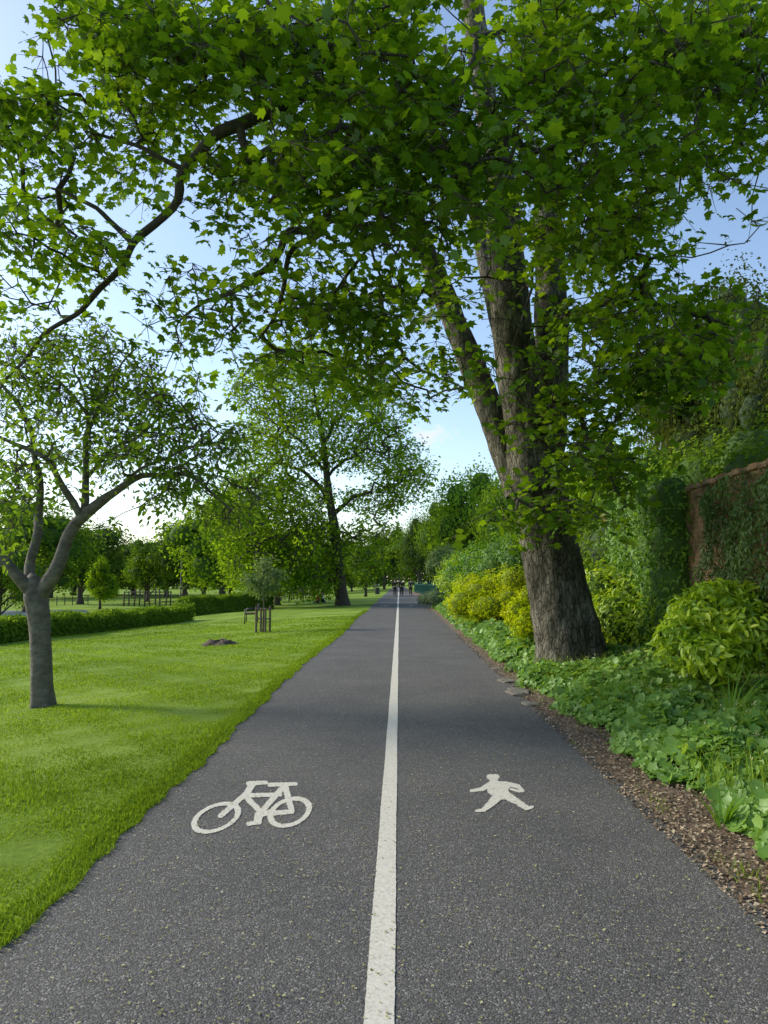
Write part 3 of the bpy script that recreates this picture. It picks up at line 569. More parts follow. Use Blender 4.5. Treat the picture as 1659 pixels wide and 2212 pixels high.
for (px,py,rx,ry,dp,wt) in blobs:
    cent.append(at(px,py,dp)); k=max(3,int(rx*ry/(242 if py<520 else 225)*wt)); kc=max(2,k//6)
    a=rng.random(kc)*2*np.pi; q=np.sqrt(rng.random(kc))*1.05
    sc_=at(px+rx*q*np.cos(a),py+ry*q*np.sin(a),dp+rng.normal(0,.75,kc))
    j=rng.integers(0,kc,k); T.append(sc_[j]+rng.normal(0,1,(k,3))*np.array([.34,.34,.13]))
k=90; P=np.stack([rng.normal(3.,3.6,k),rng.normal(12.5,2.,k),rng.uniform(11.5,15.5,k)],1); T.append(P)
for c in sorted(cent,key=lambda c:np.min(np.linalg.norm(sk.P[:sk.n]-c,axis=1))): sk.connect(c,step=.3,wig=.22)
T=np.concatenate(T)
qx,qy=proj(T); tx=np.interp(qy,[q[1] for q in trunk][::-1],[q[0] for q in trunk][::-1])
drop=(np.abs(qx-tx)<50)&(qy<1000)&(rng.random(len(T))<np.where(qy<420,.25,.3))
for (hx,hy,hr,hs) in [(955,60,45,60),(1530,500,60,70),(640,195,60,24),(520,262,70,24),(400,350,40,50),(350,480,60,36),(470,530,60,50),(90,130,70,50),(900,560,40,50),(250,620,60,40),(740,170,40,24),(1470,240,50,26),
   (30,120,60,60),(40,30,60,40),(300,130,30,20),(170,170,36,26),(600,150,26,18),(460,230,30,24),(200,420,40,22),(60,480,34,20),(690,250,30,20),(1130,140,22,28),(560,450,40,26),(700,580,40,20)]:
    drop|=(((qx-hx)/hr)**2+((qy-hy)/hs)**2<1)&(rng.random(len(T))<.9)
T=T[~drop]
T=T[np.argsort([np.min(np.linalg.norm(sk.P[:sk.n]-t,axis=1)) for t in T])]
for t in T: sk.connect(t,step=.22,wig=.2)
P,Zn,Yd,s,ex=sprays(T,13,.34,.140,droop=.5,flatz=.16,tilt=.38,ns=.34)
sk.mesh('twigs',M['barkd'],syc,tip=.0055,pw=.43,rmax=.055,extra=ex)
inst('crown',MAPLE,P,Zn,Yd,s,rnds(P,1.),M['syc'],syc)
k=900; idx=rng.choice(len(T),k); n=16; t=np.tile(np.arange(n)/n,k); B=np.repeat(T[idx]+rng.normal(0,.2,(k,3)),n,0); Pf=B+rng.normal(0,.013,B.shape); Pf[:,2]-=t*.13
inst('flower_tassels',RH,Pf,rng.normal(0,1,Pf.shape),rng.normal(0,1,Pf.shape),.016+0*t,rng.random(len(t)),M['flower'],syc)

# ---------------------------------------------------------------- cherry tree
b=gnd(92,1525); D=b[1]
ch=empty('cherry_tree',b,'small grey barked cherry tree with sparse foliage on the lawn at left','tree')
sk=Skel()
P,_=limb_mesh('trunk',*PX([(92,1530,D,.155),(90,1480,D,.145),(88,1400,D,.14),(82,1330,D,.145),(76,1290,D,.15),(70,1250,D,.10)]),M['barkc'],ch,sides=32,step=.04,rough=.11,flare=.2); sk.limb([tuple(p) for p in P[-6:]])
for l in ([(74,1290,D,.085),(40,1240,D-.1,.08),(5,1200,D-.2,.075),(-40,1150,D-.3,.06),(-100,1080,D-.4,.045)],
  [(74,1290,D,.085),(62,1220,D+.1,.065),(78,1130,D+.2,.055),(88,1020,D+.3,.045),(60,930,D+.3,.037),(20,860,D+.3,.028),(-10,800,D+.3,.016)],
  [(80,1300,D,.105),(115,1230,D,.095),(150,1165,D,.088),(180,1120,D,.08),(215,1080,D,.066),(270,1040,D,.052),(330,1022,D,.04),(400,1035,D-.2,.03),(460,1070,D-.3,.022),(510,1110,D-.4,.012)],
  [(180,1120,D,.058),(190,1030,D+.1,.048),(194,930,D+.2,.038),(215,860,D+.3,.024),(250,800,D+.3,.015),(290,760,D+.3,.008)],
  [(193,940,D+.2,.026),(180,850,D+.1,.018),(165,780,D,.011)],
  [(175,1120,D,.052),(135,1050,D-.2,.042),(90,990,D-.4,.034),(40,960,D-.5,.025),(-10,930,D-.6,.015)],
  [(190,1030,D+.1,.03),(240,980,D+.3,.024),(300,930,D+.5,.018),(370,900,D+.6,.014),(430,890,D+.6,.009)],
  [(192,900,D+.2,.025),(150,850,D,.02),(100,800,D-.1,.015),(60,760,D-.2,.01)],
  [(270,1040,D,.028),(330,990,D-.3,.022),(410,960,D-.4,.016),(480,960,D-.5,.01)]):
    limb(l,root=ch,mat='barkc',sides=10,rough=.14,wig=.12)
T=[]
for (px,py,rx,ry,wt) in [(60,760,80,60,1),(170,740,90,50,.9),(260,790,80,60,.9),(60,870,80,60,1),(160,860,90,60,.9),(280,880,90,50,1),(380,900,80,50,1),(60,980,70,50,.9),(150,970,60,40,.7),(260,960,80,40,1),(360,980,90,40,1),(460,960,80,40,.9),(530,930,50,30,.7),(420,1050,80,40,1),(490,1110,60,40,.9),(340,1070,60,30,.7),(30,1080,50,50,.8),(120,1060,50,30,.5),(10,1170,30,40,.5),(240,1130,40,30,.3),(550,1050,50,40,.6),(300,830,70,40,.7),(230,1010,60,40,.7),(20,1020,50,40,.8),(390,830,50,30,.4)]:
    k=max(3,int(rx*ry/64*wt)); a=rng.random(k)*2*np.pi; q=np.sqrt(rng.random(k)); T.append(at(px+rx*q*np.cos(a),py+ry*q*np.sin(a),D+rng.normal(0,.8,k)))
T=np.concatenate(T); T=T[np.argsort([np.min(np.linalg.norm(sk.P[:sk.n]-t,axis=1)) for t in T])]
for t in T: sk.connect(t,step=.12,wig=.35)
P,Zn,Yd,s,ex=sprays(T,9,.2,.098,droop=.6,tilt=.6,flatz=.4)
sk.mesh('twigs',M['barkd'],ch,tip=.0036,pw=.42,rmax=.028,extra=ex)
inst('crown',OVAL,P,Zn,Yd,s,rnds(P,1.5),M['cherry'],ch)

# ---------------------------------------------------------------- mid oak
b=gnd(738,1308); D=b[1]
ok=empty('oak_tree',b,'tall open crowned tree with dark trunk left of the path in the middle distance','tree')
sk=Skel()
P,_=limb_mesh('trunk',*PX([(742,1312,D,.52),(738,1290,D,.45),(730,1220,D,.38),(724,1150,D,.34),(712,1080,D,.28),(705,1020,D,.23),(698,950,D,.18),(685,880,D,.13),(672,800,D,.08),(665,740,D,.04)]),M['barkd'],ok,sides=20,step=.4,rough=.08,flare=.25); sk.limb([tuple(p) for p in P[8:]])
for l in ([(720,1110,D,.17),(770,1070,D-1,.13),(830,1050,D-1.5,.1),(900,1045,D-2,.05)],[(712,1080,D,.19),(660,1020,D+1,.14),(600,1000,D+1.5,.1),(540,1010,D+2,.05)],
  [(700,960,D,.13),(740,890,D+1,.1),(790,850,D+1.5,.08),(840,820,D+2,.04)],[(705,1020,D,.13),(640,940,D-1,.1),(600,870,D-1.5,.08),(570,800,D-2,.04)],
  [(705,1030,D,.12),(770,980,D-2,.09),(850,960,D-3,.05)],[(724,1170,D,.12),(660,1150,D-2,.09),(590,1160,D-3,.07),(530,1190,D-4,.04)],[(728,1190,D,.10),(780,1150,D+2,.08),(830,1130,D+3,.04)]):
    limb(l,root=ok,mat='barkd',sides=8,step=.5,rough=.1,wig=.7)
T=[]
for (px,py,rx,ry,wt) in [(560,840,60,50,.9),(630,800,60,50,1),(700,800,60,50,1),(770,830,60,50,1),(600,900,70,40,1),(680,890,60,40,.9),(760,910,70,40,.9),(840,890,50,40,.8),(560,970,60,40,1.1),(640,970,60,40,1),(740,980,60,40,.8),(820,970,70,40,1),(890,990,40,40,.8),(870,1050,60,40,1),(800,1080,60,30,.9),(560,1050,80,40,1.4),(640,1070,70,40,1.3),(620,1140,90,40,1.8),(550,1190,70,40,1.8),(640,1210,90,40,1.9),(690,1160,60,40,1),(800,1150,50,30,.8),(550,1245,60,25,1.6),(650,1255,70,25,1.8),(510,1120,60,50,1.4),(790,1210,40,30,.6)]:
    k=max(3,int(rx*ry/22*wt)); a=rng.random(k)*2*np.pi; q=np.sqrt(rng.random(k))*1.1; T.append(at(px+rx*q*np.cos(a),py+ry*q*np.sin(a),D+rng.normal(0,2.2,k)))
T=np.concatenate(T); T=T[np.argsort([np.min(np.linalg.norm(sk.P[:sk.n]-t,axis=1)) for t in T])]
for t in T: sk.connect(t,step=.7,wig=.25)
P,Zn,Yd,s,ex=sprays(T,15,.7,.25,flatz=.3)
sk.mesh('twigs',M['barkd'],ok,tip=.013,pw=.43,rmax=.10)
inst('crown',RH,P,Zn,Yd,s,rnds(P,.5),M['oak'],ok)

# ---------------------------------------------------------------- background trees
def gen_tree(name,Ht,Rd,th,n,ls,mat,seed,nl=22,label='',cat='tree',conic=False,loc=(0,0,0)):
    r2=np.random.default_rng(seed); cz=th+(Ht-th)/2; hz=(Ht-th)/2
    root=empty(name,loc,label,cat); lb=[]
    for i in range(nl):
        d=nrm(r2.normal(0,1,3)); q=.42+.35*r2.random(); rr=Rd*(.26+.18*r2.random())
        z=cz+d[2]*q*hz; w=1.
        if conic: w=max(.15,1.15-(z-th)/(Ht-th)*1.0)
        lb.append((d[0]*q*Rd*w,d[1]*q*Rd*w,z,rr*(w if conic else 1),rr*(w if conic else 1),rr*(.8 if not conic else 1.3)))
    P,Zn,Yd,s=lobeleaves(lb,n,ls,lo=.55,hi=1.25,onground=False,bump=.26)
    inst('crown',RH,P,Zn,Yd,s,rnds(P,.8),M[mat],root,local=True)
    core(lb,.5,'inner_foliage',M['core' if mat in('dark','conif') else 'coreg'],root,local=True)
    mb=MB(); mb.tube([(0,0,-.3),(0,0,.3),(.05,0,th),(0,.1,cz),(0,0,Ht*.85)],[Rd*.09,Rd*.07,Rd*.055,Rd*.04,.03],10); mb.build('trunk',M['barkd'],root,True,True)
    L_=np.array(lb); P1=L_[:,:3]; P0=np.stack([0*P1[:,0],0*P1[:,0],np.clip(P1[:,2]-Rd*.5,th*.8,Ht*.8)],1)
    V,Fq=segs(P0,P1,np.full(nl,Rd*.028),np.full(nl,Rd*.008),5); mesh_np('branches',V,Fq,M['barkd'],root,smooth=True,local=True)
    return root
proto={}
def place(kind,px,dp,top,wpx,label,group=None,rot=None,cat='tree'):
    spec={'dark':(10,4.5,.7,12000,.27,'dark',3),'mid':(10,4.5,.8,13000,.26,'mid',4),'light':(10,4.5,1.0,15000,.25,'light',5),'conif':(10,4.2,.3,36000,.17,'conif',6),'fir':(10,3.,.6,8000,.27,'dark',8),'oakb':(10,4.8,1.6,11000,.28,'oak',9)}[kind]
    p=at(px,1256,dp); z=float(gz(p[0],p[1])); Ht=at(px,top,dp)[2]-z; wd=wpx/F*dp
    nm={'dark':'dark_tree','mid':'broadleaf_tree','light':'light_green_tree','conif':'conifer_tree','fir':'fir_tree','oakb':'spreading_tree'}[kind]
    if kind not in proto:
        root=gen_tree(nm,*spec,nl=28 if kind!='conif' else 44,label=label,conic=kind=='fir'); proto[kind]=root
    else:
        src=proto[kind]; root=src.copy(); C.objects.link(root); root['label']=label
        if 'group' in root: del root['group']
        for c in src.children:
            d=c.copy(); C.objects.link(d); d.parent=root
    if group: root['group']=group
    root.location=(p[0],p[1],z); sx=wd/(spec[1]*2*.95); root.scale=(sx,sx,Ht/10); root.rotation_euler=(0,0,rot if rot is not None else random.random()*6.28); return root
place('light',1020,52,965,200,'light green tree rising behind the shrub row left of the big trunk')
place('mid',950,75,1070,110,'mid green tree beyond the light green tree, at the right of the path')
place('mid',1110,40,1010,180,'broad green tree partly hidden behind the big leaning trunk')
place('light',1390,21,880,300,'bright green leafy tree rising behind the climber covered wall')
place('mid',1270,27,940,250,'green tree behind the wall just right of the big trunk')
place('conif',1610,22,560,380,'tall brownish green conifer behind the brick wall, tallest at right')
place('conif',1520,26,610,300,'narrower brownish conifer left of the tallest conifer')
place('conif',1740,18,620,320,'conifer cut by the right edge of the picture behind the wall')
place('mid',60,62,1060,270,'dark leafy tree behind the cherry trunk at far left',)
place('dark',175,88,1110,200,'dark tree behind the small cone shaped tree')
place('mid',320,100,1155,130,'rounded tree low on the skyline left of the lamp post')
place('oakb',480,72,1045,240,'spreading tree with visible trunk right of the park lamp post')
place('dark',400,95,1090,150,'dark tree directly behind the park lamp post')
place('light',600,62,1100,230,'light green low tree seen under the tall open crowned tree')
place('mid',790,80,1170,100,'olive green small tree just left of the path, beyond the dark trunk')
place('dark',830,150,1125,80,'dark tree left of where the path disappears')
place('fir',862,175,1120,55,'dark fir tree right where the path disappears')
place('fir',885,140,1135,50,'narrow dark fir tree behind the three walkers')
place('dark',905,110,1090,85,'dark tree above the green railings')
place('mid',760,130,1190,70,'small distant tree behind the litter bin')
place('mid',0,48,1150,170,'leafy tree cut by the left edge of the picture')
for i,(px,dp,top) in enumerate([(110,120,1135),(250,125,1150),(290,140,1178),(360,130,1160),(440,120,1140),(540,120,1135),(660,120,1140),(710,140,1150),(740,160,1170),(1000,110,1110),(930,130,1120),(30,110,1130),(210,150,1170),(590,140,1150),(160,140,1150),(400,150,1165),(500,150,1150)]):
    place('dark' if i%2 else 'mid',px,dp,top,170,'one of the dark distant trees forming the skyline across the park','dark distant skyline trees')
place('fir',218,70,1195,95,'small bright cone shaped tree standing alone on the lawn behind the hedge')
lone=[o for o in bpy.data.objects if o.get('label','').startswith('small bright cone')][0]
for c in lone.children:
    if c.name.startswith('crown'): c.data=c.data.copy(); c.data.materials[0]=M['oak']
n=60000; X=rng.uniform(-260,260,n); Y=rng.normal(265,6,n); hh=13+3*np.sin(X*.13)+2*np.sin(X*.31+1)+1.5*np.sin(X*.9); Z=gz(X,Y)+hh*rng.random(n)**.7
P=np.stack([X,Y,Z],1); o=inst('far_woodland',RH,P,np.array([0,-1,.3])+rng.normal(0,.6,(n,3)),rng.normal(0,1,(n,3)),1.3,rnds(P,.15),M['dark']); tag(o,'dark far off wood closing the horizon','woodland',kind='stuff')

# ---------------------------------------------------------------- hedges
def hedge(p0,p1,hgt,wd,n,label):
    p0=np.array(p0);p1=np.array(p1); L_=np.linalg.norm(p1-p0); t=rng.random(n); d=(p1-p0)/L_; nn=np.array([-d[1],d[0],0]); 
    root=empty('hedge',p0,label,'hedge','low clipped hedges across the lawn')
    base=p0+(p1-p0)*t[:,None]; f=rng.integers(0,3,n); a=rng.uniform(-1,1,n); z=rng.random(n)
    lat=np.where(f==0,a,np.where(f==1,1,-1))*wd/2; zz=np.where(f==0,hgt,z*hgt); nz=.08*np.sin(t*L_*1.7)+.07*np.sin(t*L_*4.1)
    P=base+nn*(lat+rng.normal(0,.06,n))[:,None]; P[:,2]=gz(P[:,0],P[:,1])+zz*(1+nz)+rng.normal(0,.04,n)
    Zn=nn*np.where(f==0,0,np.sign(lat))[:,None]+np.array([0,0,.5])+rng.normal(0,.5,(n,3))
    inst('foliage',RH,P,Zn,rng.normal(0,1,(n,3)),.10*(.6+.7*rng.random(n)),rnds(P,1.5,.6),M['mid'],root)
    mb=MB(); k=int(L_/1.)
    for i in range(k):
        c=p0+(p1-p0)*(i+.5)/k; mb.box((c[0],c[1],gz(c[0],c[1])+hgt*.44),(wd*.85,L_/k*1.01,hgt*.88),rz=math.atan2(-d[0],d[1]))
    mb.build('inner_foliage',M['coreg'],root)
a=gnd(-60,1398);b_=gnd(400,1340); hedge(a,b_,.70,.9,28000,'nearer and longer low hedge running in from the left edge')
a=gnd(392,1334);b_=gnd(580,1316); hedge(a,b_,1.0,.9,18000,'farther low hedge ending near the park bench')
q=[gnd(-200,1338),gnd(195,1330),gnd(185,1320),gnd(-200,1324)]
tag(mesh_np('pale_pavement',[(v[0],v[1],v[2]+.12) for v in q]+[(v[0],v[1],v[2]-.2) for v in q],[np.array([(0,1,2,3),(0,4,5,1),(1,5,6,2)])],M['paving']),kind='structure')

# ---------------------------------------------------------------- park objects
def cyl(mb,x,y,z0,z1,r0,r1=None,n=10): mb.tube([(x,y,z0),(x,y,z1)],[r0,r1 or r0],n)
def lamp(px,py,top,label):
    p=gnd(px,py); h=at(px,top,p[1])[2]-p[2]; root=empty('lamp_post',p,label,'lamp post'); s=h/6.
    mb=MB(); mb.tube([(0,0,-.1),(0,0,.9*s),(0,0,.95*s),(0,0,5.6*s)],[.13,.12,.075,.055],10); mb.build('pole',M['metal'],root,True,True)
    mb=MB(); mb.tube([(0,0,5.55*s),(0,0,5.65*s),(0,0,5.95*s),(0,0,6.0*s)],[.1,.16,.26,.1],10); h_=mb.build('lantern',M['lamp'],root,True,True)
    mb=MB(); mb.tube([(0,0,5.96*s),(0,0,6.03*s),(0,0,6.12*s)],[.3,.24,.04],10); mb.build('lantern_cap',M['metal'],h_,True,True)
lamp(390,1304,1185,'tall dark park lamp post behind the far hedge')
lamp(808,1272,1232,'thin distant lamp post beside the left edge of the path')
# litter bin
p=gnd(815,1284); root=empty('litter_bin',p,'black litter bin on the grass at the left edge of the path','litter bin')
mb=MB(); mb.tube([(0,0,.03),(0,0,.08),(0,0,.82)],[.27,.3,.3],16); mb.build('bin_body',M['metal'],root,False,True)
for a in range(4):
    mb=MB(); mb.box((.25*math.cos(a*1.57+.78),.25*math.sin(a*1.57+.78),.93),(.05,.05,.24)); mb.build('lid_support',M['metal'],root,False,True)
mb=MB(); mb.tube([(0,0,1.03),(0,0,1.09),(0,0,1.2)],[.33,.32,.1],16); mb.build('lid',M['metal'],root,False,True)
# bench
p=gnd(541,1346); root=empty('park_bench',p,'dark slatted park bench on the lawn behind the staked sapling','bench'); root.rotation_euler=(0,0,math.radians(-82))
mb=MB(); [mb.box((0,-.2+i*.1,.45),(1.3,.06,.03)) for i in range(5)]; mb.build('seat',M['wood'],root,False,True)
mb=MB(); [mb.box((0,.27+i*.03,.56+i*.11),(1.3,.025,.06),rx=-.25) for i in range(3)]; mb.build('backrest',M['wood'],root,False,True)
for sx in(-.55,.55):
    mb=MB(); mb.tube([(sx,-.22,-.05),(sx,-.2,.62),(sx,.26,.64)],.024,6); mb.tube([(sx,.3,-.05),(sx,.26,.45),(sx,.36,.86)],.024,6); mb.tube([(sx,-.2,.42),(sx,.27,.42)],.022,6); mb.build('leg',M['metal'],root,True,True)
# sapling with stakes
p=gnd(568,1366); D=p[1]
root=empty('staked_sapling',p,'young sapling held by a ring of wooden stakes on the lawn','sapling')
mb=MB(); h=at(568,1225,D)[2]-p[2]; mb.tube([(0,0,0),(.02,0,h*.5),(-.02,.02,h)],[.03,.024,.012],8); tr=mb.build('trunk',M['barkc'],root,True,True)
lb=[(0,0,h*.78,.44,.44,.32),(.36,.1,h*.88,.32,.3,.24),(-.40,0,h*.80,.34,.3,.24),(.05,0,h*1.02,.28,.3,.34),(-.1,.2,h*.66,.42,.42,.22),(.25,-.1,h*.68,.3,.3,.2)]
P,Zn,Yd,s=lobeleaves(lb,2100,.12,lo=.2,hi=1.35,onground=False,bump=.3); inst('crown',OVAL,P,Zn,Yd,s,rnds(P,2),M['sap'],root,local=True)
L_=np.array(lb); V,Fq=segs(np.stack([0*L_[:,0],0*L_[:,0],L_[:,2]-.3],1),L_[:,:3],np.full(len(lb),.012),np.full(len(lb),.005),5); mesh_np('branches',V,Fq,M['barkc'],root,smooth=True,local=True)
for i in range(4):
    a=i*1.57+.5; mb=MB(); cyl(mb,.24*math.cos(a),.24*math.sin(a),-.05,.88-.06*(i%2),.04,.036); mb.build('stake',M['wood'],root,False,True)
for z in(.45,.78):
    mb=MB()
    mb.tube([(.28*math.cos(i*1.57+.5),.28*math.sin(i*1.57+.5),z) for i in range(5)],.018,6); mb.build('cross_rail',M['wood'],root,False,True)
# stump
p=gnd(476,1393); mbv=[];Fc=[];nu=30
for j,(r,z) in enumerate([(.42,-.03),(.33,.03),(.26,.08),(.22,.12),(.12,.10),(.0,.11)]):
    for k in range(nu):
        a=2*math.pi*k/nu; rr=r*(1+.22*math.sin(a*5+1)*(1-j*.15)+.3*noise.noise(Vector((math.cos(a)*2.5,math.sin(a)*2.5,j)))); mbv.append((p[0]+rr*math.cos(a)*1.2,p[1]+rr*math.sin(a),p[2]+z+.03*math.sin(a*3+j)+.03*noise.noise(Vector((math.cos(a)*4,math.sin(a)*4,j*2)))))
for j in range(5):
    for k in range(nu): Fc.append((j*nu+k,j*nu+(k+1)%nu,(j+1)*nu+(k+1)%nu,(j+1)*nu+k))
tag(mesh_np('tree_stump',mbv,np.array(Fc),M['stump'],smooth=False),'low brown cut tree stump in the middle of the lawn','tree stump')
# railings on the right
A=np.array([3.55,56,gz(3.55,56)]); B=np.array([2.15,104,gz(2.15,104)])
root=empty('green_railings',A,'green painted metal railings along the right edge of the distant path','railings')
mb=MB(); nb=300
for i in range(nb):
    q=A+(B-A)*i/nb; mb.box((q[0],q[1],q[2]+.6),(.022,.022,1.15))
for z in(.18,1.08): mb.tube([A+(0,0,z),B+(0,0,z)],.025,4)
mb.build('rail_panel',M['green'],root)
for i in range(17):
    q=A+(B-A)*i/16; mb=MB(); mb.box((q[0],q[1],q[2]+.65),(.08,.08,1.4)); mb.tube([(q[0],q[1],q[2]+1.35),(q[0],q[1],q[2]+1.45)],[.06,.01],6); mb.build('post',M['green'],root)
# climbing frames
def frame(px,py,label,w,hh,mat,n=4):
    p=gnd(px,py); root=empty('playground_climber',p,label,'climbing frame'); 
    for i in range(n):
        for y in(-.8,.8):
            mb=MB(); mb.tube([(-w/2+w*i/(n-1),y,-.05),(-w/2+w*i/(n-1)+.1*math.sin(i*2),y*.8,hh*(.85+.15*(i%2)))],[.08,.07],8); mb.build('post',M[mat],root,True,True)
    for y in(-.66,.66): 
        mb=MB(); mb.tube([(-w/2,y,hh*.8),(w/2,y,hh*.8)],.06,8); mb.build('top_beam',M[mat],root,True,True)
    mb=MB()
    for i in range(int(w/.4)): mb.tube([(-w/2+.4*i,-.66,hh*.8),(-w/2+.4*i,.66,hh*.8)],.03,6)
    for i in range(n-1):
        x0=-w/2+w*i/(n-1);x1=-w/2+w*(i+1)/(n-1)
        for j in range(4): mb.tube([(x0,-.72,.3+j*hh*.16),(x1,-.72,.3+(j+ (i%2)*.6)*hh*.16)],.02,5)
    mb.build('rungs',M[mat],root,True,True); return root
frame(318,1309,'long brown wooden climbing frame left of the park lamp post',4.6,1.9,'woodr',5)
frame(640,1296,'dark metal climbing frame in the playground beyond the lawn',3.6,2.2,'metal',4)
def swing(px,py,label):
    p=gnd(px,py); root=empty('playground_swing',p,label,'swing')
    for sx in(-1.6,1.6):
        for sy in(-.9,.9):
            mb=MB(); mb.tube([(sx,sy,-.05),(sx,0,2.4)],.05,8); mb.build('leg',M['metal'],root,True,True)
    mb=MB(); mb.tube([(-1.7,0,2.4),(1.7,0,2.4)],.05,8); mb.build('top_beam',M['metal'],root,True,True)
    for sx in(-.7,.7):
        mb=MB(); mb.box((sx,0,.5),(.45,.2,.04)); s_=mb.build('seat',M['metal'],root,False,True)
        for q in(-.2,.2):
            mb=MB(); mb.tube([(sx+q,0,.5),(sx+q,0,2.4)],.012,5); mb.build('chain',M['metal'],s_,False,True)
swing(668,1294,'dark swing frame right of the metal climbing frame')
def lowfence(px0,py0,px1,py1,hh,n,label,mat):
    A=gnd(px0,py0);B=gnd(px1,py1); root=empty('low_fence',A,label,'fence')
    for z in(.4,.8): 
        mb=MB(); mb.tube([A+(0,0,hh*z),B+(0,0,hh*z+.01)],.022,5); mb.build('rail',M[mat],root)
    for i in range(n):
        q=A+(B-A)*i/(n-1); mb=MB(); mb.box((q[0],q[1],q[2]+hh/2),(.07,.07,hh)); mb.build('post',M[mat],root)
lowfence(-40,1312,190,1306,1.0,14,'dark low post and rail fence behind the pale paving at far left','metal')
lowfence(590,1298,705,1294,1.0,14,'dark low fence around the distant playground','metal')

# ---------------------------------------------------------------- people
def skinmesh(name,verts,edges,rad,mat,parent,sub=1):
    me=bpy.data.meshes.new(name); me.from_pydata(verts,edges,[]); me.update(); o=bpy.data.objects.new(name,me); C.objects.link(o)
    md=o.modifiers.new('skin','SKIN'); sv=me.skin_vertices[0].data
    for i,r in enumerate(rad): sv[i].radius=(r if hasattr(r,'__len__') else (r,r))
    sv[0].use_root=True; sb=o.modifiers.new('sub','SUBSURF'); sb.levels=sub; sb.render_levels=sub
    dg=bpy.context.evaluated_depsgraph_get(); m2=bpy.data.meshes.new_from_object(o.evaluated_get(dg)); bpy.data.objects.remove(o)
    for p in m2.polygons:p.use_smooth=True
    m2.name=name; m2.materials.clear(); return link(name,m2,mat,parent,True)
def person(px,py,label,top,trous,rz=0,h=1.75,phase=1,hairm='hair',sit=False):
    p=gnd(px,py); root=empty('person',p,label,'person'); s=h/1.75; f=phase; dz=.81 if sit else 0
    v=[(0,0,.95-dz),(0,.01,1.15-dz),(0,.02,1.36-dz),(0,.03,1.50-dz),(0,.045,1.59-dz),(0,.05,1.69-dz)]; r=[(.14,.10),(.12,.09),(.15,.10),.052,(.07,.08),(.072,.085)]; e=[(0,1),(1,2),(2,3),(3,4),(4,5)]
    def chain(st,pts,rr):
        k=st
        for q,w in zip(pts,rr): v.append(q); r.append(w); e.append((k,len(v)-1)); k=len(v)-1
        return k
    leg=[];arm=[]
    for sg in(-1,1):
        a=sg*f
        if sit: pts=[(sg*.09,.06,.13),(sg*.13,.38,.42),(sg*.13,.62,.09),(sg*.13,.74,.045)]
        else: pts=[(sg*.09,0,.88),(sg*.095,.10*a+.04,.50),(sg*.095,.20*a-.05,.10 if a>0 else .14),(sg*.10,.20*a+.10,.035)]
        leg.append(pts); chain(0,pts,[.085,.058,.04,.036])
        if sit: pts=[(sg*.17,.02,1.42-dz),(sg*.235,.10,1.17-dz),(sg*.18,.32,.46),(sg*.16,.37,.47)]
        else: pts=[(sg*.17,.02,1.42),(sg*.235,-.06*a-.02,1.15),(sg*.23,-.16*a+.04,.92),(sg*.225,-.18*a+.05,.86)]
        arm.append(pts); w=chain(2,pts,[.058,.042,.028,.032])
        x,y,z=pts[-1]
        for i in range(4): chain(w,[(x,y-.03+.02*i,z-.05-.01*(i in(1,2))),(x-sg*.012,y-.03+.02*i,z-.08-.012*(i in(1,2)))],[.009,.008])
        chain(w,[(x-sg*.01,y+.045,z-.01),(x-sg*.015,y+.06,z-.04)],[.01,.009])
    sc=lambda V:[(a*s,b*s,c*s) for a,b,c in V]
    body=skinmesh('body',sc(v),e,r,M['skin'],root)
    V=[(0,.01,.93-dz),(0,.01,1.15-dz),(0,.02,1.37-dz)]; E=[(0,1),(1,2)]; Rr=[(.165,.13),(.145,.115),(.165,.12)]
    for A_ in arm:
        k=2
        for q,w in zip(A_[:3],[.075,.058,.042]): V.append(q);Rr.append(w);E.append((k,len(V)-1));k=len(V)-1
    skinmesh('top',sc(V),E,Rr,M[top],root)
    V=[(0,0,.96-dz)];E=[];Rr=[(.15,.12)]
    for A_ in leg:
        k=0
        for q,w in zip(A_[:3],[.105,.078,.058]): V.append(q);Rr.append(w);E.append((k,len(V)-1));k=len(V)-1
    skinmesh('trousers',sc(V),E,Rr,M[trous],root)
    for A_ in leg:
        mb=MB(); q=A_[3]; t=A_[2]; mb.tube([(t[0],t[1]-.05,t[2]-.04),(q[0],q[1],q[2]),(q[0],q[1]+.08,q[2]-.005)],[.045,.045,.03],8); o=mb.build('shoe',M['shoe'],root,True,True); o.scale=(s,s,s)
    core([(0,.03*s,(1.68-dz)*s,.088*s,.1*s,.095*s)],1,'hair',M[hairm],root,local=True)
    root.rotation_euler=(0,0,rz)
person(853,1289,'person in black walking away on the left of the three on the path','black','black',h=1.85)
person(868,1288,'person in black top walking away in the middle of the three on the path','black','black',h=1.78,phase=-1)
person(887,1286,'person in navy top walking away on the right of the three on the path','navy','black',h=1.8)
person(697,1302,'person in white top sitting on the lawn left of the dark trunk','white','navy',rz=1.2,h=1.8,sit=True)
person(686,1303,'person in red top sitting on the lawn beside the one in white','red','navy',rz=-1.2,h=1.7,sit=True)
person(671,1293,'person in pale clothes walking near the swing frame','white','greyc',rz=1.6,h=1.7,phase=-1)
person(604,1296,'person in white walking at the left end of the playground fence','white','white',rz=1.6,h=1.7)
person(612,1297,'person in black beside the one in white by the playground fence','black','greyc',rz=-1.6,h=1.65,phase=-1)
person(648,1294,'person in grey standing at the metal climbing frame','greyc','black',rz=.5,h=1.7)

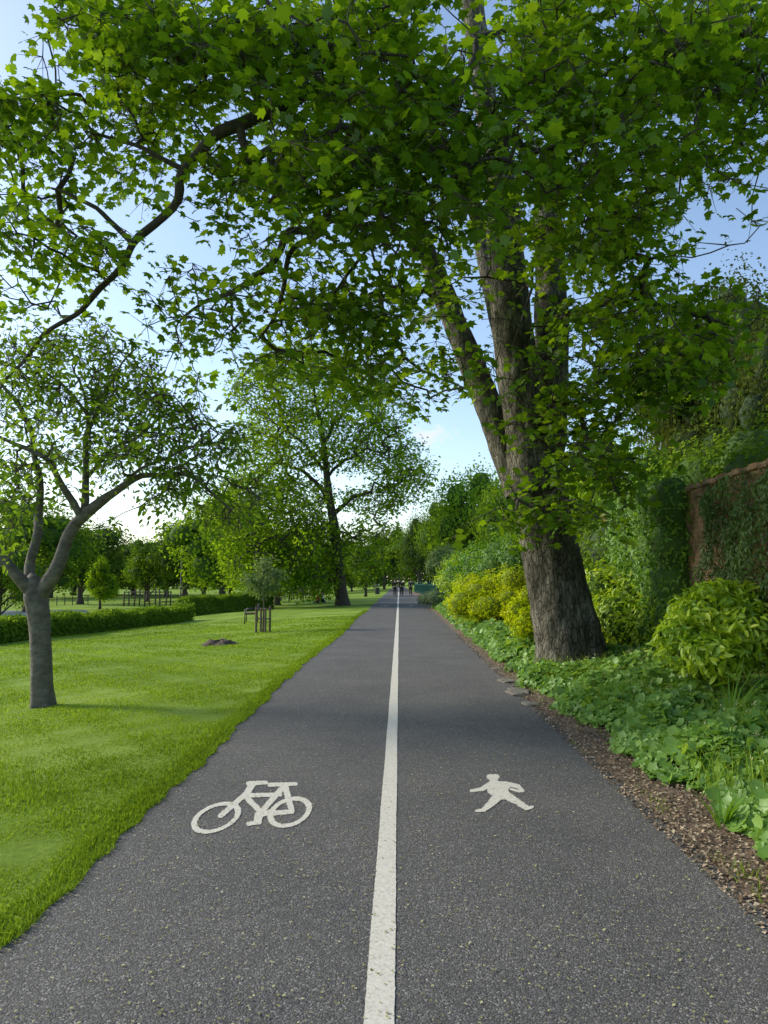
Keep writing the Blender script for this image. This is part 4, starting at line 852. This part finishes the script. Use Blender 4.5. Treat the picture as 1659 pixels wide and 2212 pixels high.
# ---------------------------------------------------------------- light and sky
EL,AZ=math.radians(30),math.radians(-70)
w=bpy.data.worlds.new('World'); S.world=w; w.use_nodes=True; nt=w.node_tree; nt.nodes.clear(); L=nt.links.new
sky=N(nt,'ShaderNodeTexSky',sky_type='NISHITA'); sky.sun_disc=False; sky.sun_elevation=EL; sky.sun_rotation=AZ; sky.air_density=1.; sky.dust_density=1.; sky.ozone_density=1.1
bg=N(nt,'ShaderNodeBackground',Strength=.25); out=N(nt,'ShaderNodeOutputWorld')
tc=N(nt,'ShaderNodeTexCoord'); cd=at(938,935,100)-np.array([0,0,CZ]); cd=cd/np.linalg.norm(cd)
sb=N(nt,'ShaderNodeVectorMath',operation='SUBTRACT'); L(tc.outputs['Generated'],sb.inputs[0]); sb.inputs[1].default_value=tuple(cd)
mpn=N(nt,'ShaderNodeMapping'); mpn.inputs['Rotation'].default_value=(0,math.radians(20),0); mpn.inputs['Scale'].default_value=(1/.045,1/.05,1/.018); L(sb.outputs[0],mpn.inputs[0])
ln=N(nt,'ShaderNodeVectorMath',operation='LENGTH'); L(mpn.outputs[0],ln.inputs[0])
nz=N(nt,'ShaderNodeTexNoise',Scale=38.,Detail=6.,Roughness=.6); L(tc.outputs['Generated'],nz.inputs['Vector'])
m1=N(nt,'ShaderNodeMath',operation='MULTIPLY_ADD'); L(ln.outputs['Value'],m1.inputs[0]); m1.inputs[1].default_value=-.30; L(nz.outputs[0],m1.inputs[2])
mr=N(nt,'ShaderNodeMapRange'); L(m1.outputs[0],mr.inputs[0]); mr.inputs[1].default_value=.28; mr.inputs[2].default_value=.5; mr.inputs[4].default_value=.75
mx=N(nt,'ShaderNodeMix',data_type='RGBA'); L(mr.outputs[0],mx.inputs[0]); L(sky.outputs[0],mx.inputs[6]); mx.inputs[7].default_value=(4.2,3.9,4.0,1)
L(mx.outputs[2],bg.inputs[0]); L(bg.outputs[0],out.inputs[0])
sl=bpy.data.lights.new('sun','SUN'); sl.energy=3.4; sl.angle=math.radians(9); sl.color=(1,.93,.78); so=bpy.data.objects.new('sun',sl); C.objects.link(so)
dv=Vector((math.sin(AZ)*math.cos(EL),math.cos(AZ)*math.cos(EL),math.sin(EL))); so.rotation_euler=dv.to_track_quat('Z','Y').to_euler(); so.location=(0,0,20)
S.view_settings.view_transform='Standard'; S.view_settings.look='None'; S.view_settings.exposure=0
